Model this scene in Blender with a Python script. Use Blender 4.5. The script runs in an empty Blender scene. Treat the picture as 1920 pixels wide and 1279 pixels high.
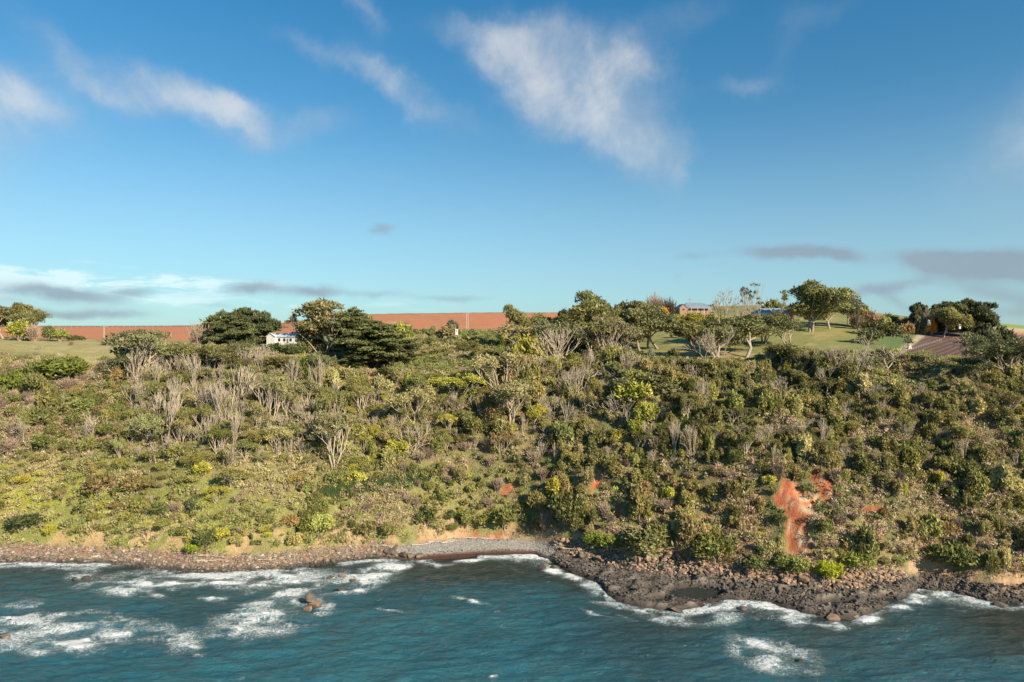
import bpy, math, random
import numpy as np
from mathutils import Vector, Matrix
R = math.radians
# ------------------------------------------------------------------ camera, sky, sun, exposure
S = bpy.context.scene
H = 62.0                       # the drone's height above the sea
FP = 1280.0                    # focal length in photograph pixels (1920 wide)
cam_d = bpy.data.cameras.new('camera'); cam = bpy.data.objects.new('camera', cam_d)
S.collection.objects.link(cam); S.camera = cam
cam.location = (0, 0, H); cam.rotation_euler = (R(90), 0, 0)
cam_d.sensor_width = 36; cam_d.lens = 24; cam_d.clip_start = 1; cam_d.clip_end = 20000
SUN_EL, SUN_AZ = 28.0, 136.0    # azimuth clockwise from +Y: the sun stands to the right, behind the camera
sd = Vector((math.sin(R(SUN_AZ))*math.cos(R(SUN_EL)), math.cos(R(SUN_AZ))*math.cos(R(SUN_EL)), math.sin(R(SUN_EL))))
sl = bpy.data.lights.new('sun', 'SUN'); sun = bpy.data.objects.new('sun', sl); S.collection.objects.link(sun)
sun.location = (200, -100, 300); sl.energy = 4.9; sl.angle = R(0.5); sl.color = (1.0, 0.84, 0.64)
sun.rotation_euler = sd.to_track_quat('Z', 'Y').to_euler()
S.view_settings.view_transform = 'Standard'; S.view_settings.look = 'None'
S.view_settings.gamma = 1; S.view_settings.exposure = 0.95
S.render.engine = 'CYCLES'
S.cycles.max_bounces = 4; S.cycles.diffuse_bounces = 2; S.cycles.glossy_bounces = 2; S.cycles.transmission_bounces = 2

W = bpy.data.worlds.new('World'); S.world = W; W.use_nodes = True
class NT:
    """small helper for writing node trees"""
    def __init__(s, tree): s.t = tree; s.n = tree.nodes; s.l = tree.links
    def put(s, sock, v):
        if hasattr(v, 'is_output') or isinstance(v, bpy.types.NodeSocket): s.l.new(v, sock)
        else: sock.default_value = v
    def node(s, typ, ins=None, **kw):
        n = s.n.new(typ)
        for k, v in kw.items(): setattr(n, k, v)
        for k, v in (ins or {}).items(): s.put(n.inputs[k], v)
        return n
    def m(s, op, a, b=0.0, c=0.0, clamp=False):
        n = s.n.new('ShaderNodeMath'); n.operation = op; n.use_clamp = clamp
        s.put(n.inputs[0], a); s.put(n.inputs[1], b)
        if len(n.inputs) > 2: s.put(n.inputs[2], c)
        return n.outputs[0]
    def mix(s, f, a, b, bt='MIX'):
        n = s.n.new('ShaderNodeMix'); n.data_type = 'RGBA'; n.blend_type = bt; n.clamp_result = False
        s.put(n.inputs[0], f)
        for i, v in ((6, a), (7, b)):
            if isinstance(v, tuple): v = (*v[:3], 1)
            s.put(n.inputs[i], v)
        return n.outputs[2]
    def ss(s, x, a, b):
        n = s.n.new('ShaderNodeMapRange'); n.interpolation_type = 'SMOOTHSTEP'
        s.put(n.inputs[0], x); n.inputs[1].default_value = a; n.inputs[2].default_value = b
        return n.outputs[0]
    def noise(s, vec, scale, detail=4, rough=0.55, dist=0.0):
        n = s.n.new('ShaderNodeTexNoise'); s.l.new(vec, n.inputs['Vector'])
        n.inputs['Scale'].default_value = scale; n.inputs['Detail'].default_value = detail
        n.inputs['Roughness'].default_value = rough; n.inputs['Distortion'].default_value = dist
        return n.outputs[0]

def build_sky():
    t = NT(W.node_tree); t.n.clear()
    sky = t.node('ShaderNodeTexSky', sky_type='NISHITA', sun_disc=False, sun_elevation=R(SUN_EL), sun_rotation=R(SUN_AZ),
                 altitude=0, air_density=1.0, dust_density=0.6, ozone_density=2.0)
    geo = t.node('ShaderNodeTexCoord'); D = geo.outputs['Generated']
    sp = t.node('ShaderNodeSeparateXYZ', {0: D})
    # clouds live on the direction sphere: longitude a and latitude e in radians
    a = t.m('ARCTAN2', sp.outputs[0], sp.outputs[1]); e = t.m('ARCSINE', sp.outputs[2])
    def ang(u, v):
        x, z = (u-960)/FP, (640-v)/FP
        return math.atan2(x, 1), math.asin(z/math.sqrt(1+x*x+z*z))
    cv = t.node('ShaderNodeCombineXYZ', {0: a, 1: e, 2: 0.0}).outputs[0]
    nz = t.noise(cv, 5.0, 6, 0.6, 0.3); nw = t.noise(cv, 16.0, 5, 0.6, 0.2)
    st = t.node('ShaderNodeMapping', {0: cv}); st.inputs['Scale'].default_value = (1.0, 6.0, 1.0)
    ns = t.noise(st.outputs[0], 10.0, 6, 0.62, 0.5)
    # warp so cloud outlines are ragged
    wa = t.m('MULTIPLY_ADD', t.m('SUBTRACT', t.noise(cv, 9.0, 5, 0.62), 0.5), 0.11, a)
    off = t.node('ShaderNodeMapping', {0: cv}); off.inputs['Location'].default_value = (7.3, 2.1, 0)
    we = t.m('MULTIPLY_ADD', t.m('SUBTRACT', t.noise(off.outputs[0], 9.0, 5, 0.62), 0.5), 0.085, e)
    wa2 = t.m('MULTIPLY_ADD', t.m('SUBTRACT', t.noise(st.outputs[0], 6.0, 5, 0.6), 0.5), 0.05, a)
    we2 = t.m('MULTIPLY_ADD', t.m('SUBTRACT', nw, 0.5), 0.022, e)
    wa0 = wa
    def blobs(lst, wa=wa, we=we):
        tot = None
        for (u, v, ru, rv, rot, k) in lst:
            ca, ce = ang(u, v); sa, se = ru/FP, rv/FP
            dx = t.m('SUBTRACT', wa, ca); dy = t.m('SUBTRACT', we, ce)
            c, s_ = math.cos(R(rot)), math.sin(R(rot))
            X = t.m('ADD', t.m('MULTIPLY', dx, c/sa), t.m('MULTIPLY', dy, s_/sa))
            Y = t.m('ADD', t.m('MULTIPLY', dx, -s_/se), t.m('MULTIPLY', dy, c/se))
            r2 = t.m('MULTIPLY', t.m('ADD', t.m('MULTIPLY', X, X), t.m('MULTIPLY', Y, Y)), .72 if wa is wa0 else 1.0)
            g = t.m('MULTIPLY', t.m('EXPONENT', t.m('MULTIPLY', r2, -1.0)), k)
            tot = g if tot is None else t.m('ADD', tot, g)
        return tot
    white = blobs([(985, 118, 62, 40, -10, 1.1), (1080, 130, 80, 48, -15, 1.1), (1165, 150, 55, 50, -40, 1.3), (1060, 195, 95, 42, -18, .85), (1180, 215, 70, 48, -45, 1.3),
                   (1230, 285, 44, 34, -50, .9), (1265, 330, 26, 22, -45, .6), (1110, 250, 90, 36, -30, .6), (920, 70, 60, 30, 10, .35), (1010, 60, 80, 24, 0, .4), (640, 115, 95, 18, -12, .6),
                   (760, 175, 100, 22, -38, .55), (850, 215, 70, 20, -20, .35), (880, 50, 90, 22, 0, .35),
                   (590, 225, 60, 25, 10, .6), (350, 190, 110, 28, -14, .7), (250, 190, 100, 20, -8, .35), (440, 218, 48, 22, -25, .7), (120, 115, 90, 22, -35, .4),
                   (30, 190, 70, 24, -14, .6), (700, 330, 70, 14, 0, .25), (690, 15, 60, 18, -45, .45),
                   (1390, 165, 55, 16, 0, .45), (1490, 60, 34, 60, -20, .26), (1550, 20, 50, 18, 0, .14), (1230, 60, 110, 26, 20, .16), (1290, 25, 90, 25, 0, .12),
                   (-250, 120, 160, 60, -15, .9), (2250, 150, 200, 70, 15, .9), (2500, 380, 200, 60, 0, .7), (-600, 300, 200, 60, 0, .9)])
    grey = blobs([(1490, 473, 85, 14, -3, 1.3), (1575, 483, 45, 12, -15, .8), (1780, 487, 80, 15, -8, 1.2), (1890, 497, 95, 22, -3, 1.4), (1640, 545, 90, 12, 10, .75),
                  (1690, 570, 55, 12, -30, .5), (1880, 555, 70, 14, -15, .7), (1870, 590, 90, 12, 0, .6), (1300, 480, 40, 9, 0, .45), (1278, 520, 14, 14, 0, .3),
                  (720, 430, 26, 13, 0, .6), (130, 553, 70, 11, -6, .8), (250, 547, 40, 9, 0, .5), (475, 541, 55, 13, 0, .75), (590, 546, 50, 12, 0, .75),
                  (700, 552, 70, 9, 0, .45), (860, 560, 80, 7, 0, .5), (90, 590, 80, 8, 0, .5), (210, 588, 70, 9, 0, .5), (420, 575, 50, 6, 0, .3),
                  (2350, 520, 180, 40, -4, 1.1), (-400, 540, 260, 30, 0, 1.0)], wa2, we2)
    streak = blobs([(150, 520, 230, 20, 0, .8), (350, 535, 180, 14, 0, .75), (60, 550, 150, 10, 0, .5), (380, 570, 200, 12, 0, .5), (700, 575, 220, 16, 0, .35), (-300, 520, 200, 25, 0, .7)], wa2, we2)
    white = t.m('SUBTRACT', 1.0, t.m('EXPONENT', t.m('MULTIPLY', white, -1.5)))
    br = t.ss(t.m('ADD', t.m('MULTIPLY', nz, .85), t.m('MULTIPLY', nw, .15)), .32, .68)
    aw = t.ss(t.m('MULTIPLY', white, t.m('MULTIPLY_ADD', br, .5, .58)), .06, 1.15)
    ag = t.ss(t.m('MULTIPLY', grey, t.m('MULTIPLY_ADD', br, .6, .6)), .08, .95)
    as_ = t.m('MULTIPLY', t.ss(t.m('MULTIPLY', streak, t.ss(ns, .36, .66)), .1, .75), .6)
    # sky colour, deepened overhead, milky at the rim
    hz = t.m('SUBTRACT', 1.0, t.ss(e, 0.0, .34))
    top = t.ss(e, .1, .55)
    sc = t.mix(1.0, sky.outputs[0], t.mix(top, (0.62, 0.98, 1.04), (0.27, 0.92, 1.15)), 'MULTIPLY')
    bright = t.noise(cv, 2.2, 3, .5)
    col = sc
    col = t.mix(t.m('MULTIPLY', hz, .45), col, (3.95, 5.45, 6.6))
    col = t.mix(as_, col, (7.4, 8.6, 8.8))
    n9 = t.noise(cv, 11.0, 6, .65, .6)
    wl = t.mix(t.ss(t.m('ADD', n9, t.m('MULTIPLY', aw, .5)), .5, 1.05), (3.9, 4.4, 5.1), (7.0, 6.8, 6.5))
    col = t.mix(t.m('MULTIPLY', aw, .8), col, wl)
    col = t.mix(t.m('MULTIPLY', ag, .8), col, t.mix(n9, (2.0, 2.7, 3.5), (2.9, 3.35, 3.9)))
    bg = t.node('ShaderNodeBackground', {0: col, 1: 0.0635})
    out = t.node('ShaderNodeOutputWorld', {0: bg.outputs[0]})
build_sky()

# ------------------------------------------------------------------ helpers
rnd = random.Random(7)
C = S.collection
def ihash(x, y, s):
    x = x.astype(np.int64); y = y.astype(np.int64)
    h = (x*374761393 + y*668265263 + s*1442695041) & 0xffffffff
    h = ((h ^ (h >> 13))*1274126177) & 0xffffffff
    return ((h ^ (h >> 16)) & 0xffff)/65535.0
def vnoise(x, y, s=0):
    x = np.asarray(x, float); y = np.asarray(y, float)
    xi = np.floor(x); yi = np.floor(y); fx = x-xi; fy = y-yi
    fx = fx*fx*(3-2*fx); fy = fy*fy*(3-2*fy)
    a = ihash(xi, yi, s); b = ihash(xi+1, yi, s); c = ihash(xi, yi+1, s); d = ihash(xi+1, yi+1, s)
    return (a*(1-fx)+b*fx)*(1-fy)+(c*(1-fx)+d*fx)*fy
def fbm(x, y, o=4, s=0, g=.5):
    t = 0; a = 1; n = 0
    for i in range(o):
        t = t+a*vnoise(x*2**i+17.3*i, y*2**i+5.1*i, s+i); n += a; a *= g
    return t/n
def sst(x, a, b):
    t = np.clip((np.asarray(x, float)-a)/(b-a), 0, 1); return t*t*(3-2*t)
def sdpoly(u, v, P):
    """signed distance (inside negative) to a polygon"""
    P = np.array(P, float); d = np.full(np.shape(u), 1e18); ins = np.zeros(np.shape(u), bool)
    for i in range(len(P)):
        a = P[i]; b = P[i-1]; e = b-a; wx = u-a[0]; wy = v-a[1]
        h = np.clip((wx*e[0]+wy*e[1])/(e@e), 0, 1)
        d = np.minimum(d, (wx-e[0]*h)**2+(wy-e[1]*h)**2)
        c = ((a[1] <= v) & (b[1] > v)) | ((b[1] <= v) & (a[1] > v))
        with np.errstate(divide='ignore', invalid='ignore'):
            xx = a[0]+(v-a[1])*(b[0]-a[0])/(b[1]-a[1] if b[1] != a[1] else 1e-9)
        ins ^= c & (u < xx)
    d = np.sqrt(d); return np.where(ins, -d, d)
def tag(o, label=None, cat=None, group=None, kind=None):
    if label: o['label'] = label
    if cat: o['category'] = cat
    if group: o['group'] = group
    if kind: o['kind'] = kind
    return o
def mesh_np(name, V, F, mats, cols=None, tint=None, midx=None, smooth=False):
    """F: (n,3) or (n,4) int array, or list of such arrays"""
    if isinstance(F, np.ndarray): F = [F]
    F = [np.asarray(f, np.int32) for f in F if len(f)]
    me = bpy.data.meshes.new(name)
    me.vertices.add(len(V)); me.vertices.foreach_set('co', np.asarray(V, np.float32).ravel())
    loops = np.concatenate([f.ravel() for f in F]); me.loops.add(len(loops)); me.loops.foreach_set('vertex_index', loops)
    tot = np.concatenate([np.full(len(f), f.shape[1], np.int32) for f in F])
    st = np.concatenate([[0], np.cumsum(tot)[:-1]]).astype(np.int32)
    me.polygons.add(len(tot)); me.polygons.foreach_set('loop_start', st); me.polygons.foreach_set('loop_total', tot)
    if midx is not None: me.polygons.foreach_set('material_index', np.asarray(midx, np.int32))
    me.polygons.foreach_set('use_smooth', np.full(len(tot), bool(smooth)))
    for m_ in (mats if isinstance(mats, (list, tuple)) else [mats]): me.materials.append(m_)
    if cols is not None:
        at = me.attributes.new('col', 'FLOAT_COLOR', 'POINT')
        c4 = np.ones((len(V), 4), np.float32); c4[:, :cols.shape[1]] = cols; at.data.foreach_set('color', c4.ravel())
    if tint is not None:
        for k, a_ in (tint if isinstance(tint, dict) else {'tint': tint}).items():
            at = me.attributes.new(k, 'FLOAT', 'POINT'); at.data.foreach_set('value', np.asarray(a_, np.float32))
    me.update(calc_edges=True); me.validate()
    return me
def link(name, me, parent=None, loc=None):
    o = bpy.data.objects.new(name, me); C.objects.link(o)
    if parent: o.parent = parent
    if loc is not None: o.location = loc
    return o

# ------------------------------------------------------------------ materials
def new_mat(name):
    m = bpy.data.materials.new(name); m.use_nodes = True; t = NT(m.node_tree); t.n.clear(); return m, t
def mat_foliage(name, src):
    m, t = new_mat(name)
    tint = t.node('ShaderNodeAttribute', attribute_name='tint').outputs['Fac']
    if src == 'object': base = t.node('ShaderNodeObjectInfo').outputs['Color']
    else: base = t.node('ShaderNodeAttribute', attribute_name='col').outputs['Color']
    k = t.m('MULTIPLY_ADD', tint, 1.7, 1.15)
    c = t.mix(1.0, base, t.node('ShaderNodeCombineColor', {0: k, 1: k, 2: k}).outputs[0], 'MULTIPLY')
    c = t.mix(t.ss(tint, .8, 1.0), c, (0.34, 0.29, 0.13))       # a few dry leaves
    d = t.node('ShaderNodeBsdfDiffuse', {0: c}); tr = t.node('ShaderNodeBsdfTranslucent', {0: c})
    g = t.node('ShaderNodeBsdfGlossy', {0: (.5, .5, .45, 1), 1: .5})
    mx = t.node('ShaderNodeMixShader', {0: .3, 1: d.outputs[0], 2: tr.outputs[0]})
    mx2 = t.node('ShaderNodeMixShader', {0: .035, 1: mx.outputs[0], 2: g.outputs[0]})
    t.node('ShaderNodeOutputMaterial', {0: mx2.outputs[0]})
    return m
def mat_simple(name, col, rough=.8, nscale=3.0, var=.35, bump=0.0, bscale=8.0, metal=0.0, coord='Object', col2=None, spec=.3):
    m, t = new_mat(name)
    tc = t.node('ShaderNodeTexCoord').outputs[coord]
    n = t.noise(tc, nscale, 5, .6)
    k = t.ss(n, .3, .7)
    c2 = col2 or tuple(x*(1-var) for x in col)
    c = t.mix(k, c2, col)
    b = t.node('ShaderNodeBsdfPrincipled', {'Base Color': c, 'Roughness': rough, 'Metallic': metal, 'Specular IOR Level': spec})
    if bump:
        bn = t.node('ShaderNodeBump', {'Strength': bump, 'Distance': .1, 'Height': t.noise(tc, bscale, 6, .6)})
        t.l.new(bn.outputs[0], b.inputs['Normal'])
    t.node('ShaderNodeOutputMaterial', {0: b.outputs[0]})
    return m
M_FOL = mat_foliage('foliage', 'object'); M_FOLV = mat_foliage('undergrowth', 'attr')
M_BARK = mat_simple('pale_bark', (.42, .35, .27), .9, 1.5, .5, .4, 6)
M_DBARK = mat_simple('dark_bark', (.17, .13, .10), .9, 1.5, .5, .4, 6)
M_DEAD = mat_simple('dead_wood', (.50, .42, .31), .9, 1.2, .45, .3, 6)
M_TWIG = mat_simple('twigs', (.34, .255, .18), .9, .6, .4)
M_WHITE = mat_simple('white_weatherboard', (.60, .59, .55), .6, .6, .12)
M_IRON = mat_simple('pale_iron_roof', (.50, .56, .60), .35, .5, .12, spec=.5)
M_SLATE2 = mat_simple('blue_grey_roof', (.26, .31, .36), .5, .5, .2)
M_SLATE = mat_simple('grey_blue_roof', (.17, .22, .28), .5, .5, .2)
M_BRICK = mat_simple('orange_brick', (.32, .19, .13), .85, 2.0, .3)
M_GLASS = mat_simple('window_glass', (.03, .04, .05), .1, .5, .2, spec=.6)
M_POLE = mat_simple('pole_timber', (.42, .37, .31), .9, 2.0, .3)
M_STONE = mat_simple('pale_concrete', (.50, .46, .40), .9, 1.5, .3)
M_DRIFT = mat_simple('driftwood', (.55, .49, .41), .9, 1.5, .35)
M_METAL = mat_simple('galvanised_wire', (.30, .30, .30), .5, 1.5, .2)
M_PAINT = mat_simple('car_paint', (.75, .76, .78), .25, .5, .05, spec=.5)
M_RUBBER = mat_simple('rubber', (.03, .03, .03), .8, .5, .2)
def mat_rock(name, c1, c2, c3):
    m, t = new_mat(name)
    g = t.node('ShaderNodeNewGeometry').outputs['Position']
    oi = t.node('ShaderNodeObjectInfo').outputs['Random']
    a = t.ss(t.noise(g, .9, 5, .65), .35, .65); b = t.ss(t.noise(g, .22, 3, .6), .4, .62)
    c = t.mix(a, c1, c2); c = t.mix(t.m('MULTIPLY', b, .6), c, c3)
    kk = t.m('MULTIPLY_ADD', oi, .5, .75)
    c = t.mix(1.0, c, t.node('ShaderNodeCombineColor', {0: kk, 1: kk, 2: kk}).outputs[0], 'MULTIPLY')
    wet = t.ss(t.node('ShaderNodeSeparateXYZ', {0: g}).outputs[2], .15, 1.1)          # wet below the splash line
    c = t.mix(wet, t.mix(.55, c, (.02, .017, .015)), c)
    r = t.m('MULTIPLY_ADD', wet, .5, .4)
    bn = t.node('ShaderNodeBump', {'Strength': .8, 'Distance': .25, 'Height': t.noise(g, 2.5, 6, .65)})
    bs = t.node('ShaderNodeBsdfPrincipled', {'Base Color': c, 'Roughness': r, 'Normal': bn.outputs[0], 'Specular IOR Level': .35})
    t.node('ShaderNodeOutputMaterial', {0: bs.outputs[0]}); return m
M_BASALT = mat_rock('basalt', (.06, .05, .042), (.13, .105, .085), (.19, .13, .085))
M_BROWNROCK = mat_rock('brown_rock', (.20, .13, .09), (.30, .21, .15), (.33, .19, .12))
M_COBBLE = None

def mat_ground():
    m, t = new_mat('ground_cover')
    col = t.node('ShaderNodeAttribute', attribute_name='col').outputs['Color']
    rough_k = t.node('ShaderNodeAttribute', attribute_name='bumpy').outputs['Fac']
    plough = t.node('ShaderNodeAttribute', attribute_name='plough').outputs['Fac']
    drill = t.node('ShaderNodeAttribute', attribute_name='drill').outputs['Fac']
    g = t.node('ShaderNodeNewGeometry').outputs['Position']
    n1 = t.noise(g, .35, 6, .7); n2 = t.noise(g, 2.4, 5, .7)
    k = t.m('ADD', t.m('MULTIPLY_ADD', n1, .7, .1), t.m('MULTIPLY', n2, 1.05))
    kk = t.m('MULTIPLY_ADD', t.m('SUBTRACT', k, .97), t.m('MULTIPLY_ADD', rough_k, 1.0, .55), 1.0)
    kk = t.m('MAXIMUM', kk, .25)
    c = t.mix(1.0, col, t.node('ShaderNodeCombineColor', {0: kk, 1: kk, 2: kk}).outputs[0], 'MULTIPLY')
    def rows(rot, sc, dist):
        mp = t.node('ShaderNodeMapping', {0: g}); mp.inputs['Rotation'].default_value = (0, 0, R(rot))
        w = t.node('ShaderNodeTexWave', {0: mp.outputs[0]}, wave_type='BANDS', bands_direction='X')
        w.inputs['Scale'].default_value = sc; w.inputs['Distortion'].default_value = dist; w.inputs['Detail'].default_value = 2; w.inputs['Detail Scale'].default_value = .6
        return w.outputs['Fac']
    f1 = rows(42, .10, .5); f2 = rows(83, .075, 1.0); f3 = rows(86, .3, 1.5)
    c = t.mix(t.m('MULTIPLY', plough, t.m('MULTIPLY', f1, .7)), c, (.165, .11, .085))
    c = t.mix(t.m('MULTIPLY', drill, t.m('MULTIPLY', t.m('ADD', t.ss(f2, .2, .9), t.m('MULTIPLY', f3, .6)), .22)), c, (.46, .21, .12))
    bn = t.node('ShaderNodeBump', {'Strength': t.m('MULTIPLY_ADD', rough_k, .7, .25), 'Distance': .5, 'Height': t.m('ADD', t.m('MULTIPLY', n2, .6), t.m('MULTIPLY', n1, .6))})
    z = t.node('ShaderNodeSeparateXYZ', {0: g}).outputs[2]
    wet = t.ss(z, .2, 1.2)
    c = t.mix(wet, t.mix(.6, c, (.025, .018, .015)), c)
    bs = t.node('ShaderNodeBsdfPrincipled', {'Base Color': c, 'Roughness': t.m('MULTIPLY_ADD', wet, .4, .55), 'Normal': bn.outputs[0], 'Specular IOR Level': .2})
    t.node('ShaderNodeOutputMaterial', {0: bs.outputs[0]}); return m
M_GROUND = mat_ground()

# ------------------------------------------------------------------ the terrain
def ip(u, tab):
    xs, ys = zip(*tab); return np.interp(u, xs, ys)
SHORE = [(-900, 1040), (-300, 1052), (0, 1055), (200, 1058), (370, 1075), (500, 1072), (600, 1060), (700, 1048), (780, 1052), (900, 1043), (1000, 1042), (1040, 1058), (1075, 1078), (1120, 1092),
         (1140, 1120), (1180, 1136), (1240, 1148), (1290, 1146), (1350, 1126), (1440, 1130), (1500, 1150), (1560, 1164), (1620, 1158), (1680, 1126), (1725, 1106), (1780, 1112), (1850, 1130), (1920, 1132), (2100, 1120), (2400, 1150), (2900, 1140)]
TOE = [(-900, 1005), (-300, 1018), (0, 1022), (200, 1028), (330, 1036), (430, 1044), (600, 1042), (700, 1030), (780, 1020), (870, 1010), (960, 1012), (1050, 1022), (1150, 1040), (1250, 1050), (1350, 1062),
       (1450, 1075), (1550, 1085), (1650, 1080), (1750, 1076), (1840, 1096), (1920, 1100), (2100, 1090), (2400, 1110), (2900, 1100)]
EDGE_Y = [(-900, 268), (0, 262), (600, 268), (950, 266), (1300, 252), (1700, 245), (2900, 245)]
EDGE_V = [(-900, 680), (0, 676), (200, 690), (300, 688), (500, 676), (600, 688), (700, 697), (900, 703), (1100, 705), (1250, 697), (1450, 692), (1600, 690), (1750, 688), (1920, 690), (2900, 690)]
V330 = [(-900, 640), (0, 636), (200, 642), (320, 650), (480, 652), (600, 652), (700, 652), (900, 655), (1100, 662), (1250, 650), (1450, 640), (1600, 638), (1750, 645), (1920, 650), (2900, 650)]
V420 = [(-900, 630), (0, 630), (200, 633), (400, 630), (560, 626), (700, 617), (950, 613), (1100, 620), (1250, 601), (1450, 598), (1600, 600), (1750, 610), (1920, 630), (2900, 635)]
V600 = [(-900, 612), (0, 611), (300, 611), (520, 608), (600, 595), (690, 588), (960, 585), (1030, 586), (1250, 578), (1400, 571), (1520, 572), (1600, 581), (1700, 593), (1780, 600), (1870, 605), (1920, 612), (2200, 622), (2900, 622)]
UG = np.arange(-900, 2901, 8.0); YG = np.arange(90, 4200, 1.0); YG = YG[YG < 760]
def zt(v, y): return H-(v-640)*y/FP
def build_table():
    T = np.zeros((len(UG), len(YG))); TS = np.zeros(len(UG)); TT = np.zeros(len(UG))
    for i, u in enumerate(UG):
        vs, vt = ip(u, SHORE), ip(u, TOE); ys = FP*H/(vs-640)
        ztoe = 2.0 if 750 < u < 1000 else 3.0 if u < 730 else (3.0-(u-730)*.05) if u <= 750 else (2.0+(u-1000)*.028) if u < 1050 else 3.4
        yt = FP*(H-ztoe)/(vt-640); yt = max(yt, ys+5)
        ye = ip(u, EDGE_Y); ze = zt(ip(u, EDGE_V), ye)
        k = [(90, -14), (ys-25, -5), (ys-5, -1.3)]
        if u > 1030: k += [(ys, -.1), (ys+1.2, .9), (max(ys+2.5, yt-7), 1.3), (yt-3, 2.0), (yt, ztoe)]
        else: k += [(ys, 0), (ys+2.5, 1.2), (yt, ztoe)]
        L = ye-yt
        k += [(yt+.06*L, ztoe+.11*(ze-3)), (yt+.28*L, ztoe+.42*(ze-3)), (yt+.62*L, ztoe+.75*(ze-3)), (ye, ze), (330, zt(ip(u, V330), 330)), (420, zt(ip(u, V420), 420)), (600, zt(ip(u, V600), 600)), (640, zt(ip(u, V600), 600)+.2), (760, zt(ip(u, V600), 600)-2)]
        T[i] = np.interp(YG, *zip(*k)); TS[i] = ys; TT[i] = yt
    def blur(A, ax, s):
        r = int(3*s); w = np.exp(-np.arange(-r, r+1)**2/(2*s*s)); w /= w.sum()
        P = np.pad(A, [(r, r) if j == ax else (0, 0) for j in (0, 1)], 'edge')
        return sum(w[j]*np.take(P, np.arange(A.shape[ax])+j, axis=ax) for j in range(2*r+1))
    B = blur(blur(T, 1, 5), 0, 3)
    far = blur(blur(T, 1, 14), 0, 4)
    w = sst(YG[None]-TT[:, None], 0, 10); w2 = sst(YG[None], 285, 320)
    return T*(1-w)+(B*(1-w2)+far*w2)*w, TS, TT
TZ, TSH, TTO = build_table()
def lookup(u, y):
    fu = np.clip((u-UG[0])/8, 0, len(UG)-1.001); fy = np.clip(y-YG[0], 0, len(YG)-1.001)
    i = fu.astype(int); j = fy.astype(int); a = fu-i; b = fy-j
    return (TZ[i, j]*(1-a)+TZ[i+1, j]*a)*(1-b)+(TZ[i, j+1]*(1-a)+TZ[i+1, j+1]*a)*b
SLIPS = [  # bare orange earth
    [(1456, 925), (1470, 898), (1488, 905), (1505, 925), (1522, 932), (1536, 925), (1520, 902), (1518, 878), (1540, 886), (1558, 902), (1574, 926), (1566, 940), (1538, 937), (1530, 950), (1540, 962), (1518, 972), (1508, 985), (1520, 1005), (1538, 1015), (1524, 1034), (1495, 1042), (1476, 1036), (1476, 1000), (1478, 975), (1466, 950), (1452, 940)],
    [(1570, 872), (1578, 875), (1575, 888), (1567, 884)], [(1573, 895), (1583, 900), (1580, 910), (1572, 905)],
    [(1122, 878), (1135, 880), (1133, 900), (1118, 920), (1106, 928), (1108, 912), (1118, 895)],
    [(945, 912), (965, 908), (970, 922), (950, 930), (938, 930)], [(1150, 958), (1168, 945), (1170, 955), (1160, 968), (1145, 968)],
    [(1290, 970), (1330, 968), (1325, 978), (1292, 980)], [(1612, 952), (1650, 948), (1655, 960), (1620, 965)], [(1098, 950), (1110, 955), (1105, 975), (1096, 970)],
    [(1585, 1070), (1600, 1062), (1612, 1085), (1590, 1085)], [(780, 1015), (860, 1000), (960, 1003), (960, 1010), (860, 1010), (790, 1022)], [(1240, 1018), (1262, 1005), (1268, 1030), (1300, 1062), (1250, 1040)], [(635, 650), (640, 675), (690, 690), (720, 690), (700, 672), (660, 660)],
    [(690, 705), (745, 712), (740, 720), (690, 716)]]
TANS = [  # paler bare rock and clay
    [(1630, 905), (1645, 898), (1655, 915), (1665, 930), (1645, 930), (1630, 920)], [(1800, 785), (1860, 790), (1900, 800), (1895, 835), (1880, 860), (1860, 835), (1820, 820), (1802, 805)], [(858, 965), (875, 965), (873, 990), (862, 988)],
    [(1700, 1045), (1750, 1035), (1762, 1075), (1640, 1080), (1650, 1068), (1700, 1062)], [(1780, 1080), (1920, 1080), (1960, 1096), (1850, 1095)], [(1710, 795), (1740, 800), (1735, 820), (1715, 815)], [(1810, 1000), (1850, 1005), (1840, 1030), (1800, 1020)], [(1640, 820), (1665, 800), (1690, 840), (1670, 845)]]
def slipmask(u, v, polys, soft=5):
    uu = u+9*(fbm(u/9, v/9, 3, 71)-.5)*2; vv_ = v+7*(fbm(u/9+9, v/9, 3, 73)-.5)*2
    m = np.zeros(np.shape(u))
    for p in polys: m = np.maximum(m, 1-sst(sdpoly(uu, vv_, p), -soft*.6, soft*.6))
    return m
POOLS = [(1305, 1108, 48, 13), (1570, 1127, 34, 8), (1235, 1120, 20, 5), (1660, 1118, 22, 5)]
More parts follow.
